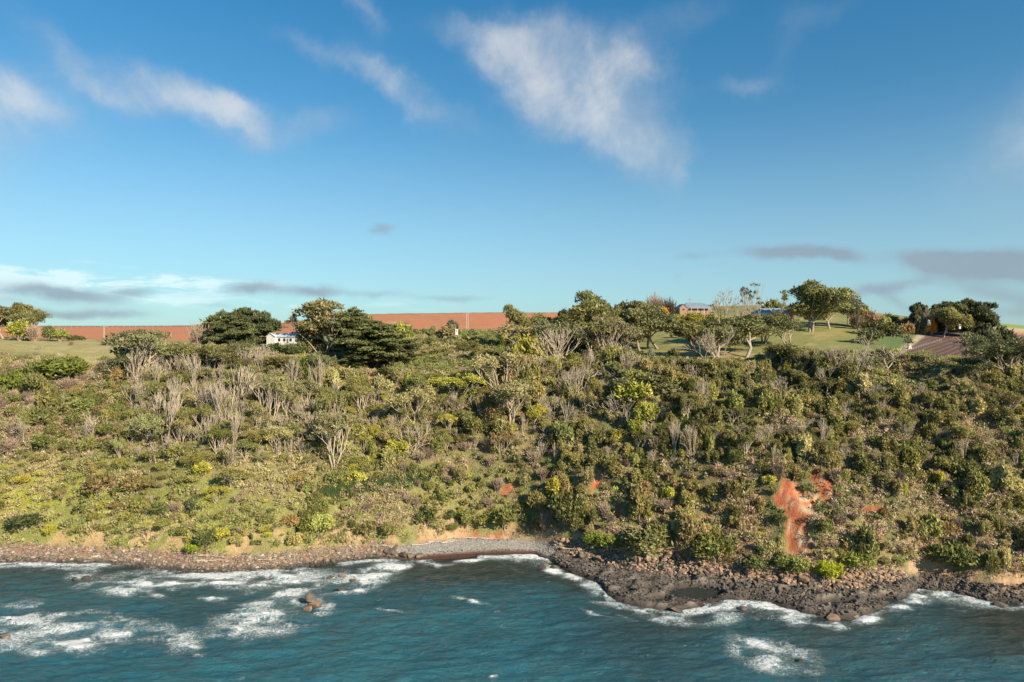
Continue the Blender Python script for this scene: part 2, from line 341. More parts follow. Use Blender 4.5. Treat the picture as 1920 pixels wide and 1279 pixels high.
def ground(x, y, fine=False):
    """height of the land at x, y"""
    x = np.asarray(x, float); y = np.asarray(y, float)
    u = 960+FP*x/y; z = lookup(u, y)
    ys = np.interp(u, UG, TSH); yt = np.interp(u, UG, TTO); ye = ip(u, EDGE_Y)
    sl = sst(y, yt+1, yt+14)*(1-sst(y, ye-12, ye+25))
    right = sst(u, 900, 1250)
    wx = x+6*(fbm(x/30, y/30, 3, 5)-.5)+.25*(y-200)
    r = fbm(wx/13, y/60, 3, 11)-.5
    r2 = 1-np.abs(2*fbm(wx/24, y/90, 2, 19)-1)
    g3 = 1-np.abs(2*fbm((x+.5*(y-200))/42, y/150, 2, 29)-1); z = z+sl*(g3-.7)*(2+9*right)
    z = z+sl*(r*(3+7*right)+(r2-.75)*(2+6*right))
    z = z+sst(y, yt, yt+6)*(1-.75*sst(y, ye, ye+30))*(fbm(x/4.5, y/4.5, 4, 23)-.5)*2.0
    # rock shelf and cobble roughness
    sh = sst(u, 1010, 1060)*sst(y, ys-6, ys+1)*(1-sst(y, yt-1, yt+3))
    rk = fbm(x/3.2, y/2.6, 5, 31, .6); rid = 1-np.abs(2*fbm(x/5.5, y/4.0, 4, 37)-1)
    z = z+sh*((rk-.5)*1.0+(np.floor(rk*9)/9-.45)*1.6+(rid-.7)*.6)
    vv = 640-FP*(1.0-H)/y
    for (pu, pv, ru, rv) in POOLS:
        q = ((u-pu)/ru)**2+((vv-pv)/rv)**2+(fbm(x/4, y/4, 3, 41)-.5)*1.2
        z = np.where(u > 1000, z*sst(q, .6, 1.5)+(-.5)*(1-sst(q, .6, 1.5)), z)
    co = (1-sst(u, 1010, 1060))*sst(y, ys-3, ys+1)*(1-sst(y, yt, yt+4))*(1-.8*sst(u, 740, 790))
    z = z+co*(fbm(x/1.6, y/1.3, 3, 43)-.5)*.8
    if fine:
        m = slipmask(u, 640-FP*(z-H)/y, SLIPS+TANS, 6)
        rill = 1-np.abs(2*fbm((x+.3*y)/2.2, y/12, 3, 61)-1)
        z = z-m*(.5+1.5*(rill-.6))+m*(fbm(x/1.5, y/1.5, 3, 63)-.5)*1.2
    return z
def proj(x, y, z): return 960+FP*x/y, 640-FP*(z-H)/y
def at(u, v, y0=150.0, y1=640.0):
    """the point of the land seen at photograph pixel u, v (first hit)"""
    ys = np.arange(y0, y1, .5); xs = ys*(u-960)/FP; zs = ground(xs, ys); vv = 640-FP*(zs-H)/ys
    k = np.where(vv <= v)[0]; i = k[0] if len(k) else int(np.argmin(vv))
    return float(xs[i]), float(ys[i]), float(zs[i])
def on(u, y):
    x = y*(u-960)/FP; return x, y, float(ground(x, y))

PLOUGH = [(1690, 668), (1748, 622), (1850, 622), (1990, 632), (2000, 668)]
PADDOCK = [(1180, 640), (1190, 600), (1320, 588), (1490, 597), (1560, 594), (1640, 604), (1760, 618), (1700, 655), (1620, 665), (1400, 672), (1290, 680), (1220, 678)]
GRASSL = [(-900, 612), (60, 612), (140, 622), (185, 640), (240, 652), (230, 680), (150, 690), (100, 665), (0, 655), (-900, 660)]
def lerp(a, b, k): return a*(1-k[..., None])+np.array(b)*k[..., None]
def ground_colour(x, y, z):
    u, v = proj(x, y, z)
    ys = np.interp(u, UG, TSH); yt = np.interp(u, UG, TTO); ye = ip(u, EDGE_Y)
    n1 = fbm(x/14, y/14, 4, 51); n2 = fbm(x/5, y/5, 4, 53); n3 = fbm(x/2, y/2, 3, 57); n4 = fbm(x/22, y/22, 3, 59)
    c = np.zeros(x.shape+(3,))+np.array([.215, .18, .085])                       # straw
    c = lerp(c, (.135, .145, .05), sst(n1+.3*(n3-.5), .38, .55))                  # green turf
    c = lerp(c, (.15, .105, .06), sst(n2, .54, .68)*.7)                          # leaf litter
    c = lerp(c, (.30, .235, .145), sst(n3, .6, .75)*.5)
    # woodier right and top: darker floor
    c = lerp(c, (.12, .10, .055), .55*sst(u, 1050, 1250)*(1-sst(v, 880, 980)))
    c = lerp(c, (.27, .155, .09), .45*sst(u, 1150, 1400)*sst(v, 930, 1010)*sst(n2, .4, .55))
    c = lerp(c, (.13, .115, .055), .6*(1-sst(v, 800, 870))*sst(u, 200, 300)*(1-sst(u, 900, 1000)))
    # bright grassy bank low on the left
    bank = (1-sst(u, 380, 640))*sst(v, 850, 930)
    c = lerp(c, (.19, .20, .058), bank*sst(n4+.3*(n2-.5), .30, .50))
    yel = np.exp(-((u-70)/110)**2-((v-925)/32)**2)+.8*np.exp(-((u-290)/45)**2-((v-990)/14)**2)+.7*np.exp(-((u-80)/50)**2-((v-1005)/12)**2)
    c = lerp(c, (.25, .265, .035), np.clip(yel*1.2, 0, 1)*sst(n2, .3, .6))
    c = lerp(c, (.38, .32, .17), np.clip(1.3*np.exp(-((u-235)/80)**2-((v-1000)/22)**2)*sst(n3, .35, .6), 0, 1))
    c = lerp(c, (.20, .195, .07), .6*sst(u, 450, 520)*(1-sst(u, 900, 1020))*sst(v, 850, 920))
    # plateau
    pl = sst(y, ye+6, ye+26)
    pc = np.zeros(x.shape+(3,))+np.array([.21, .19, .08])
    pc = lerp(pc, (.16, .165, .055), sst(n1, .4, .6)*sst(u, 500, 700)*(1-sst(u, 1950, 2050))*.9)
    c = c*(1-pl[..., None])+pc*pl[..., None]
    cb = sst(u, 700, 760)*(1-sst(u, 1160, 1240)); pcb = lerp(np.zeros(x.shape+(3,))+np.array([.13, .14, .05]), (.33, .25, .15), sst(n2, .5, .64)); c = c*(1-(pl*cb)[..., None])+pcb*(pl*cb)[..., None]
    gl = 1-sst(sdpoly(u, v+4*(n3-.5), GRASSL), -4, 6)
    c = lerp(c, (.27, .24, .10), gl*(y < 372)); c = lerp(c, (.34, .29, .16), gl*sst(n2, .5, .62)*.6*(y < 372))
    pd = 1-sst(sdpoly(u, v, PADDOCK), -3, 3); pd = pd*(y > ye+3)
    g = np.zeros(x.shape+(3,))+np.array([.19, .19, .065])
    g = lerp(g, (.10, .145, .05), sst(u+60*(n1-.5), 1560, 1690)); g = lerp(g, (.31, .25, .10), sst(n1+.2*(n2-.5), .46, .58)*.8*(1-sst(u, 1500, 1650)))
    c = c*(1-pd[..., None])+g*pd[..., None]
    # red fields on the skyline
    red = sst(y, 372+8*(n4-.5)+np.where(u > 560, 34, 0), 380+8*(n4-.5)+np.where(u > 560, 34, 0))*(1-sst(u, 1085, 1110))*sst(u, -800, -700)
    red = red*np.where(u > 530, 1-sst(y, 575, 590), 1)
    red = red*(1-(np.abs(u-525) < 8)*0)
    c = lerp(c, (.40, .155, .075), red*(.8+.2*sst(n4, .4, .6))); c = lerp(c, (.17, .07, .045), red*(u < 420)*sst(y, 560, 585))
    rr = sst(y, 585, 600)*(u > 1085); c = lerp(c, (.38, .33, .15), rr*(u < 1900))
    c = lerp(c, (.20, .25, .06), sst(y, 440, 470)*(u > 1800))
    pg = (1-sst(sdpoly(u, v, PLOUGH), -1, 3))*(y > ye+6)
    rim = (1-sst(np.abs(sdpoly(u, v+5*(n3-.5), PLOUGH)-7), 2, 9))*(y > ye+6)*(v > 618)
    c = lerp(c, (.38, .31, .19), rim); c = lerp(c, (.085, .046, .037), pg)
    tr = (1-sst(np.abs(v-(607+.072*(u-1700))+3*(n3-.5)), 3, 8))*(u > 1690)*(y > ye+20)          # dry grass and clay track above the field
    c = lerp(c, (.40, .33, .21), tr); tr2 = (1-sst(np.abs(v-(619+.05*(u-1780))), 2, 5))*(u > 1760)*(y > ye+10); c = lerp(c, (.42, .20, .10), tr2*.8)
    c = lerp(c, (.36, .27, .16), sst(u, 1240, 1300)*(1-sst(u, 1440, 1480))*np.exp(-((v-668)/9)**2)*sst(n2, .4, .6)*(y > ye))
    # slips
    s = slipmask(u, v, SLIPS); ok = y > yt-1
    oc = lerp(np.zeros(x.shape+(3,))+np.array([.32, .105, .05]), (.42, .20, .105), sst(n3, .52, .68)); oc = lerp(oc, (.25, .078, .038), sst(n2, .5, .64)*.7); oc = lerp(oc, (.42, .33, .22), sst(fbm(x/1.6, y/1.6, 3, 69), .62, .7))
    c = np.where(ok[..., None], c*(1-s[..., None])+oc*s[..., None], c)
    s2 = slipmask(u, v, TANS, 8); c = np.where(ok[..., None], lerp(c, (.34, .235, .15), s2*(.45+.5*sst(n3, .4, .6))), c)
    toe = np.exp(-((y-yt-2)/3)**2)*sst(n2, .42, .55); c = lerp(c, (.40, .27, .16), toe*.7)
    # beaches
    be = 1-sst(y, yt-1.5, yt+1.0)
    tide = sst(z, .9, 2.4)
    bc = lerp(np.zeros(x.shape+(3,))+np.array([.145, .115, .085]), (.24, .175, .125), tide*sst(n3+.2*(n1-.5), .3, .6))
    bc = lerp(bc, (.27, .14, .09), tide*sst(n2, .5, .64)*.6)
    pb = sst(u, 740, 800)*(1-sst(u, 1010, 1050)); bc = lerp(bc, (.27, .26, .235), pb); bc = lerp(bc, (.12, .055, .035), pb*(1-sst(z, .5, 1.3)))
    rk = sst(u, 1010, 1060); rc = lerp(np.zeros(x.shape+(3,))+np.array([.105, .09, .075]), (.21, .18, .145), sst(n3, .45, .65)*sst(z, .6, 1.6)); rc = lerp(rc, (.03, .026, .022), sst(np.abs(fbm(x/3, y/2, 3, 67)-.5), .05, .0)); rc = lerp(rc, (.27, .18, .12), sst(z, 1.7, 2.8)*sst(n2, .4, .6))
    bc = bc*(1-rk[..., None])+rc*rk[..., None]
    c = c*(1-be[..., None])+bc*be[..., None]
    bump = np.clip(.9*(1-sst(y, ye, ye+20))+.1, 0, 1)
    drill = red; return c, bump, pg, drill
def build_terrain():
    us = np.arange(-860, 2861, 5.0)
    ys = np.concatenate([np.arange(125, 290, .75), np.arange(290, 430, 2.0), np.arange(430, 700, 8.0)])
    U, Y = np.meshgrid(us, ys); X = Y*(U-960)/FP; Z = ground(X, Y, True)
    far = []
    for yy, dz in ((760, -4), (1000, -9), (1800, -18), (3800, -30)):
        far.append((us*0+yy, dz))
    n0 = len(ys)
    for yy, dz in far:
        Y = np.vstack([Y, yy[None]]); X = np.vstack([X, (yy*(us-960)/FP)[None]]); Z = np.vstack([Z, Z[n0-1][None]+dz])
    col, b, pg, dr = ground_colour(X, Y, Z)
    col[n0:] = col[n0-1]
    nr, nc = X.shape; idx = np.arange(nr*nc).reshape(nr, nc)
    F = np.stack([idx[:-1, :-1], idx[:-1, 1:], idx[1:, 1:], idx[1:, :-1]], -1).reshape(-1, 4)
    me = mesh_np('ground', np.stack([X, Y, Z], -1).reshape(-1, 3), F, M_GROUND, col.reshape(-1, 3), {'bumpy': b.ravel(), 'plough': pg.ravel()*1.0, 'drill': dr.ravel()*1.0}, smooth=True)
    tag(link('ground', me), kind='structure')
build_terrain()

# ------------------------------------------------------------------ the sea
FOAM = [(60, 1165, 120, 26, 0, .75), (130, 1190, 110, 28, 0, .75), (160, 1207, 85, 9, 9, 1.5), (80, 1222, 50, 8, 5, 1.1), (10, 1190, 60, 40, 0, .7), (300, 1200, 75, 22, 0, .75), (330, 1212, 60, 6, 4, .7), (220, 1160, 70, 18, 0, .5),
        (350, 1096, 150, 7, 1, 1.35), (330, 1085, 120, 12, 0, .6), (420, 1078, 130, 10, 3, .95), (530, 1082, 110, 16, 0, .8), (500, 1095, 110, 9, 0, .9), (150, 1077, 34, 9, 10, .8), (80, 1062, 110, 5, 0, .9), (230, 1108, 40, 9, 0, .8), (395, 1125, 28, 3, 0, 1.0), (290, 1113, 35, 4, -10, .8), (200, 1101, 20, 3, 0, .9),
        (500, 1160, 85, 30, 10, .9), (530, 1125, 80, 12, 3, 1.1), (560, 1110, 80, 10, 0, .7), (470, 1180, 70, 12, 8, .9), (600, 1145, 40, 10, 35, .7), (620, 1118, 50, 8, 12, .9), (665, 1108, 55, 9, 16, 1.1), (700, 1080, 60, 11, 24, 1.35), (740, 1062, 60, 9, 12, 1.1), (640, 1090, 60, 12, 15, .7), (790, 1058, 50, 4, 0, .8), (885, 1051, 26, 4, 0, 1.3),
        (1000, 1049, 50, 7, -8, 1.2), (1030, 1066, 40, 8, -20, 1.2), (1075, 1084, 55, 8, -22, 1.2), (1110, 1100, 28, 10, -35, .8), (1140, 1116, 16, 18, 0, .6),
        (1190, 1140, 60, 7, -12, 1.2), (1255, 1158, 60, 8, -6, 1.1), (1340, 1136, 80, 12, 5, 1.2), (1410, 1142, 90, 13, -3, 1.2), (1490, 1158, 60, 9, -15, 1.1), (1560, 1171, 60, 6, 0, 1.1), (1630, 1160, 60, 9, 20, 1.2), (1690, 1136, 50, 10, 22, 1.1), (1730, 1118, 60, 11, 0, 1.2), (1790, 1126, 60, 9, -12, 1.0), (1870, 1139, 80, 5, 0, .9),
        (1330, 1162, 90, 8, 0, .5), (1445, 1225, 60, 22, -12, 1.15), (1470, 1250, 55, 14, -8, 1.1), (1400, 1215, 35, 14, 0, .8), (885, 1128, 30, 3, -8, .6), (730, 1147, 25, 2.5, -12, .6), (1120, 1155, 28, 2.5, -20, .7), (1180, 1164, 25, 2.5, -15, .6), (935, 1149, 5, 2, 10, 1.2), (372, 1230, 12, 4, 5, 1), (925, 1268, 6, 3, 20, .8), (555, 1272, 3, 3, 0, 1.2), (445, 1268, 8, 4, 20, .9), (1855, 1090, 12, 2, 0, .3)]
def mat_water():
    m, t = new_mat('sea_water')
    g = t.node('ShaderNodeNewGeometry').outputs['Position']
    foam = t.node('ShaderNodeAttribute', attribute_name='foam').outputs['Fac']; shal = t.node('ShaderNodeAttribute', attribute_name='shallow').outputs['Fac']
    mp = t.node('ShaderNodeMapping', {0: g}); mp.inputs['Scale'].default_value = (.45, 1.0, 1.0); mp.inputs['Rotation'].default_value = (0, 0, R(-8)); P = mp.outputs[0]
    big = t.noise(P, .055, 4, .6, .6); mid = t.noise(P, .22, 5, .65, .4)
    c = t.mix(t.ss(big, .35, .62), (.022, .096, .132), (.024, .142, .19))
    c = t.mix(t.m('MULTIPLY', t.ss(t.m('ADD', t.m('MULTIPLY', big, .5), t.m('MULTIPLY', mid, .5)), .46, .64), .45), c, (.044, .064, .062))
    c = t.mix(shal, c, (.030, .040, .034))
    c = t.mix(t.m('MULTIPLY', t.ss(foam, .12, .75), .55), c, (.075, .26, .31))
    # lacy foam: ridges of distorted noise, filled in where foam is strong
    def vein(vec, sc, dist, k):
        n = t.noise(vec, sc, 5, .66, dist); r_ = t.m('ABSOLUTE', t.m('MULTIPLY_ADD', n, k, -.5*k)); th = t.m('MULTIPLY', t.m('MULTIPLY', foam, t.m('MINIMUM', foam, 1.3)), .35)
        return t.m('SUBTRACT', 1.0, t.m('SMOOTH_MIN', 1.0, t.m('MAXIMUM', t.m('DIVIDE', t.m('SUBTRACT', r_, t.m('MULTIPLY', th, .55)), t.m('MAXIMUM', t.m('MULTIPLY', th, .45), .02)), 0.0), .1))
    v1 = vein(g, .42, 1.2, 6.0); v2 = vein(P, 1.1, .9, 6.0); v3 = vein(P, 2.6, .5, 5.0)
    l2 = t.noise(P, 1.3, 6, .72, .5)
    fill = t.ss(t.m('MULTIPLY_ADD', t.m('SUBTRACT', l2, .5), 3.6, foam), 1.15, 1.8)
    fm = t.m('MAXIMUM', t.m('MAXIMUM', v1, v2), t.m('MAXIMUM', t.m('MULTIPLY', v3, .35), fill))
    fm = t.m('MULTIPLY', fm, t.ss(foam, .05, .3))
    cap = t.m('MULTIPLY', t.ss(t.noise(P, .5, 5, .75, .2), .735, .77), .8)
    fm = t.m('MAXIMUM', fm, cap)
    c = t.mix(fm, c, (.74, .77, .78))
    hgt = t.m('ADD', t.m('ADD', t.m('MULTIPLY', t.noise(P, .8, 5, .68, .5), 1.5), t.m('MULTIPLY', t.noise(P, 3.2, 4, .7, .3), .5)), t.m('MULTIPLY', fm, .15))
    bn = t.node('ShaderNodeBump', {'Strength': 1.0, 'Distance': .7, 'Height': hgt})
    bs = t.node('ShaderNodeBsdfPrincipled', {'Base Color': c, 'Roughness': t.m('MULTIPLY_ADD', fm, .5, .09), 'IOR': 1.33, 'Normal': bn.outputs[0], 'Specular IOR Level': .5})
    t.node('ShaderNodeOutputMaterial', {0: bs.outputs[0]}); return m
def build_sea():
    M = mat_water()
    xs = np.arange(-330, 330.1, .7); ys = np.arange(60, 225, .45)
    X, Y = np.meshgrid(xs, ys)
    w = sst(np.abs(X), 330, 300)*sst(Y, 60, 75)
    a = -X*.12+Y; wv = (fbm(X/16+3, a/5.5, 3, 81)-.5)*1.3+(fbm(X/5, a/2.0, 3, 83)-.5)*1.0
    u, v = 960+FP*X/Y, 640+FP*H/Y
    ys_ = np.interp(u, UG, TSH)
    foam = np.zeros(X.shape)
    wu = u+30*(fbm(X/7, Y/5, 3, 85)-.5); wvv = v+16*(fbm(X/7+8, Y/5, 3, 87)-.5)
    for (fu, fv, ru, rv, rot, k) in FOAM:
        c, s_ = math.cos(R(rot)), math.sin(R(rot)); dx = wu-fu; dy = wvv-fv
        A = (dx*c-dy*s_)/ru; B = (dx*s_+dy*c)/rv
        foam = np.maximum(foam, k*np.exp(-(A*A+B*B)*.9))
    d = ys_-Y
    foam = foam*(.30+1.05*sst(fbm(X/6, Y/4, 4, 91), .36, .60))
    foam = np.maximum(foam, .95*np.exp(-((d-1.5)/2.0)**2)*sst(fbm(X/7, Y/7, 4, 89), .47, .62))
    pool = np.zeros(X.shape)
    for (pu, pv, ru, rv) in POOLS: pool = np.maximum(pool, (((u-pu)/ru)**2+((v-pv)/rv)**2 < 3.5)*1.0)
    foam = foam*(1-pool)
    shal = np.clip(np.exp(-np.clip(d, 0, 99)/30)*.95+.45*sst(u, 1650, 1950)*sst(v, 1130, 1160)*(1-sst(v, 1200, 1270))+.4*np.exp(-((u-930)/200)**2-((v-1080)/25)**2), 0, 1)
    shal = np.maximum(shal, pool)
    Z = w*wv*(1-pool*.9)*(.35+.65*sst(d, 0, 12))+.25*foam*w
    nr, nc = X.shape; idx = np.arange(nr*nc).reshape(nr, nc)
    F = np.stack([idx[:-1, :-1], idx[:-1, 1:], idx[1:, 1:], idx[1:, :-1]], -1).reshape(-1, 4)
    V = np.stack([X, Y, Z], -1).reshape(-1, 3)
    # the open sea round the detailed patch
    x0, x1, y0, y1 = float(xs[0]), float(xs[-1]), float(ys[0]), float(ys[-1]); B_ = 4000
    ex = np.array([[-B_, -B_, 0], [B_, -B_, 0], [B_, y0, 0], [-B_, y0, 0], [-B_, y0, 0], [x0, y0, 0], [x0, y1, 0], [-B_, y1, 0], [x1, y0, 0], [B_, y0, 0], [B_, y1, 0], [x1, y1, 0]], float)
    n = len(V); V = np.vstack([V, ex]); F = np.vstack([F, [[n, n+1, n+2, n+3], [n+4, n+5, n+6, n+7], [n+8, n+9, n+10, n+11]]])
    z12 = np.zeros(12)
    me = mesh_np('sea', V, F, M, None, {'foam': np.concatenate([foam.ravel(), z12]), 'shallow': np.concatenate([shal.ravel(), z12])}, smooth=True)
    tag(link('sea', me), kind='structure')
build_sea()

# ------------------------------------------------------------------ plant building blocks
def leaves(rng, P, N, size, asp=1.6, jit=.5, up=0.0, spray=.5):
    """one small diamond leaf spray at every point P: some face outward, some stand out along the shoot"""
    n = len(P); jit = min(jit, .5); Nn = N+rng.normal(0, jit, (n, 3)); Nn /= np.linalg.norm(Nn, axis=1)[:, None]+1e-9
    T = rng.normal(0, 1, (n, 3)); T[:, 2] += up; T -= Nn*(T*Nn).sum(1)[:, None]; T /= np.linalg.norm(T, axis=1)[:, None]+1e-9
    B = np.cross(Nn, T); s = size*rng.uniform(.6, 1.4, (n, 1)); a = np.full((n, 1), asp)
    k = rng.random(n) < spray
    T2 = N+rng.normal(0, .4, (n, 3))+np.array([0, 0, .55]); T2 /= np.linalg.norm(T2, axis=1)[:, None]
    B2 = np.cross(T2, rng.normal(0, 1, (n, 3))+np.array([0, -1.2, 0])); B2 /= np.linalg.norm(B2, axis=1)[:, None]+1e-9
    T = np.where(k[:, None], T2, T); B = np.where(k[:, None], B2, B); a = np.where(k[:, None], asp*1.9, a); s = np.where(k[:, None], s*.85, s)
    V = np.stack([P-T*s*a*.5, P+B*s*.5, P+T*s*a*.5, P-B*s*.5], 1).reshape(-1, 3)
    return V, np.arange(4*n).reshape(-1, 4)
def clump_cloud(rng, cl, n_per, shell=.35, low=-.55):
    """points on and in a set of ellipsoid clumps (cx,cy,cz,rx,ry,rz)"""
    PP, NN, TT = [], [], []
    for c in cl:
        n = max(4, int(n_per*(c[3]*c[5])**.8)) if n_per > 0 else -n_per
        d = rng.normal(0, 1, (n, 3)); d /= np.linalg.norm(d, axis=1)[:, None]; d[:, 2] = np.where(d[:, 2] < low, -d[:, 2], d[:, 2])
        r = (1-shell*rng.random((n, 1))**1.5+.25*rng.random((n, 1))**6)*(1+.2*np.sin(d[:, :1]*5+c[0]*3)*np.cos(d[:, 1:2]*6+c[1]*2))
        q = np.array(c[3:6]); PP.append(np.array(c[:3])+d*q*r); NN.append(d/q); TT.append(np.full(n, rng.uniform(.12, .72)))
    P = np.vstack(PP); N = np.vstack(NN); T = np.concatenate(TT)
    N /= np.linalg.norm(N, axis=1)[:, None]
    return P, N, np.clip(T+rng.normal(0, .13, len(T)), 0, 1)
def tubes(segs, k=5):
    a = np.arange(k)*2*math.pi/k; V = []; F = []
    for (p0, p1, r0, r1) in segs:
        d = p1-p0; L = np.linalg.norm(d)+1e-9; d = d/L
        s = np.cross(d, [0.31, .95, .05]); s /= np.linalg.norm(s)+1e-9; b = np.cross(d, s)
        ring = np.cos(a)[:, None]*s+np.sin(a)[:, None]*b; n = len(V)*k
        V.append(p0+ring*r0); V.append(p1+ring*r1)
        j = np.arange(k); F.append(np.stack([n+j, n+(j+1) % k, n+k+(j+1) % k, n+k+j], 1))
    return np.vstack(V), np.vstack(F)
MIDS = [0]
def grow(rng, p, d, L, r, depth, spread, upb, segs, tips, kmin=2, kmax=3, shrink=.76, rmin=.035):
    q = p; dd = d
    for i in range(2):
        dd = dd+rng.normal(0, .13, 3)+np.array([0, 0, upb*.15]); dd = dd/np.linalg.norm(dd)
        n_ = q+dd*L*.5; r1 = max(r*(.86 if i == 0 else .74), rmin); segs.append((q, n_, max(r if i == 0 else r*.86, rmin), r1)); q = n_
    if depth == 0: tips.append(q); return
    if depth <= MIDS[0]: tips.append(q)
    k = rng.integers(kmin, kmax+1); ph = rng.uniform(0, 6.28)
    for j in range(k):
        s = np.cross(dd, [0, 0, 1.01]); s = s/(np.linalg.norm(s)+1e-6) if np.linalg.norm(s) > 1e-3 else np.array([1., 0, 0]); b = np.cross(dd, s)
        an = ph+j*6.283/k+rng.normal(0, .3); sp = spread*rng.uniform(.6, 1.3)
        nd = dd*math.cos(sp)+(math.cos(an)*s+math.sin(an)*b)*math.sin(sp)+np.array([0, 0, upb*.2]); nd = nd/np.linalg.norm(nd)
        grow(rng, q, nd, L*shrink*rng.uniform(.8, 1.2), r*.68, depth-1, spread, upb, segs, tips, kmin, kmax, shrink, rmin)
def finish(V, *extra, h=1.0):
    """scale all parts so the tree is h tall"""
    return V
PROTO = {}
def proto(kind, variants):
    PROTO.setdefault(kind, []).extend(variants)
def norm_pair(tr, cr):
    """normalise to height 1, centred; returns arrays"""
    allv = np.vstack([a[0] for a in (tr, cr) if a is not None]); top = allv[:, 2].max()
    w = (np.percentile(allv[:, 0], 98)-np.percentile(allv[:, 0], 2))/top
    return 1/top, w
def make_pair(kind, i, tr, cr, bark, tint=None):
    s, w = norm_pair(tr, cr); mt = mc = None
    if tr is not None: mt = mesh_np(kind+'_trunk', tr[0]*s, tr[1], bark, smooth=True)
    if cr is not None: mc = mesh_np(kind+'_crown', cr[0]*s, cr[1], M_FOL, tint=np.repeat(tint, 4))
    proto(kind, [(mt, mc, w)])
def gum(i, multi=1, spread=.5, depth=4, L=3.0, clr=1.15, flat=.85, n=120, lsize=.28, upb=.3, bark=None, kind='gum', sparse=1.0, trunk=None, lean=.08, mids=0):
    rng = np.random.default_rng(100+i*7+hash_s(kind)); segs = []; tips = []; MIDS[0] = mids
    for k in range(multi):
        d = np.array([rng.normal(0, lean+.22*(multi > 1)), rng.normal(0, lean+.22*(multi > 1)), 1.0]); d /= np.linalg.norm(d)
        p = np.array([rng.normal(0, .25)*(multi > 1), rng.normal(0, .25)*(multi > 1), -.4])
        if trunk: 
            q = p+d*trunk; segs.append((p, q, .30 if multi == 1 else .17, .24 if multi == 1 else .13)); p = q
        grow(rng, p, d, L, .24 if multi == 1 else .13, depth, spread, upb, segs, tips)
    MIDS[0] = 0; tips = [t for t in tips if rng.random() < sparse]
    cl = [(t[0], t[1], t[2], clr*rng.uniform(.6, 1.35), clr*rng.uniform(.6, 1.35), clr*flat*rng.uniform(.7, 1.3)) for t in tips]
    P, N, T = clump_cloud(rng, cl, n); cr = leaves(rng, P, N, lsize, 1.7)
    make_pair(kind, i, tubes(segs), cr, bark or M_BARK, T)
def hash_s(s): return sum(ord(c)*(i+1) for i, c in enumerate(s)) % 997
def dead(i, depth=5, spread=.42, kind='dead', multi=1, L=2.3, rmin=.034, r=.15):
    rng = np.random.default_rng(300+i*5+hash_s(kind)); segs = []; tips = []
    for k in range(multi):
        d = np.array([rng.normal(0, .15+.25*(multi > 1)), rng.normal(0, .15+.2*(multi > 1)), 1.0]); d /= np.linalg.norm(d)
        grow(rng, np.array([0, 0, -.3]), d, L, r, depth, spread, .2, segs, tips, 2, 3, .78, rmin)
    make_pair(kind, i, tubes(segs, 4), None, M_DEAD)
def pine(i, layers=11, hh=20., rad=7.5, kind='pine', dens=1.0, flat=.22, top=.25):
    rng = np.random.default_rng(500+i*3+hash_s(kind)); segs = []; cl = []
    ax = [np.array([0, 0, -.6]), np.array([rng.normal(0, .3), rng.normal(0, .3), hh*.5]), np.array([rng.normal(0, .6), rng.normal(0, .6), hh*.93])]
    segs += [(ax[0], ax[1], .5, .33), (ax[1], ax[2], .33, .06)]
    for l in range(layers):
        f = .14+.84*l/(layers-1); z = hh*f; prof = (1-max(0, (f-.45)/.55)**1.8)*(.55+.45*min(1, f/.35)); prof = max(prof, .12)
        nb = rng.integers(5, 8) if f < .9 else 4; ph = rng.uniform(0, 6.28)
        for b in range(nb):
            an = ph+b*6.283/nb+rng.normal(0, .25); Lb = rad*prof*rng.uniform(.65, 1.15); c = ax[0]*0+np.array([ax[1][0]*min(1, f*2), ax[1][1]*min(1, f*2), z])
            e = c+np.array([math.cos(an)*Lb, math.sin(an)*Lb, Lb*rng.uniform(.02, .3)]); m_ = c*.5+e*.5+np.array([0, 0, -.06*Lb])
            segs += [(c, m_, .13, .09), (m_, e, .09, .04)]
            for s_ in (.45, .7, .95):
                if Lb < 2 and s_ < .6: continue
                q = c*(1-s_)+e*s_; rr = (.55+.28*Lb)*rng.uniform(.6, 1.1)*.62
                cl.append((q[0]+rng.normal(0, .5), q[1]+rng.normal(0, .5), q[2]+rng.normal(0, .25), rr*1.2, rr*1.2, rr*flat*2.6))
    P, N, T = clump_cloud(rng, cl, 150*dens, low=-.3); cr = leaves(rng, P, N+np.array([0, 0, .2]), .34, 1.9)
    make_pair(kind, i, tubes(segs, 5), cr, M_DBARK, T)
def bush(i, kind='bush', nc=9, R_=1.6, Hh=2.0, n=330, lsize=.15, up=0.0, asp=1.7, tall=1.0, stems=True, shell=.4):
    rng = np.random.default_rng(700+i*11+hash_s(kind)); cl = []
    for k in range(nc):
        a = rng.uniform(0, 6.28); r = R_*.75*math.sqrt(rng.random()); hz = Hh*(1-.55*(r/R_)**2)*rng.uniform(.55, .95); rr = R_*rng.uniform(.26, .46)
        cl.append((math.cos(a)*r, math.sin(a)*r, hz*.72, rr, rr, rr*tall))
    P, N, T = clump_cloud(rng, cl, n, shell)
    P2, N2, T2 = clump_cloud(rng, [(0, 0, Hh*.36, R_*.72, R_*.72, Hh*.42)], n*.5, .3); P = np.vstack([P, P2]); N = np.vstack([N, N2]); T = np.concatenate([T, T2*.8])
    cr = leaves(rng, P, N, lsize, asp, .65, up); segs = []
    if stems:
        for c in cl[:7]:
            b = np.array([rng.normal(0, .15), rng.normal(0, .15), -.5]); m_ = np.array([c[0]*.4, c[1]*.4, c[2]*.45]); e = np.array(c[:3])
            segs += [(b, m_, .09, .07), (m_, e, .07, .03)]
        make_pair(kind, i, tubes(segs, 4), cr, M_BARK, T)
    else: make_pair(kind, i, None, cr, M_BARK, T)
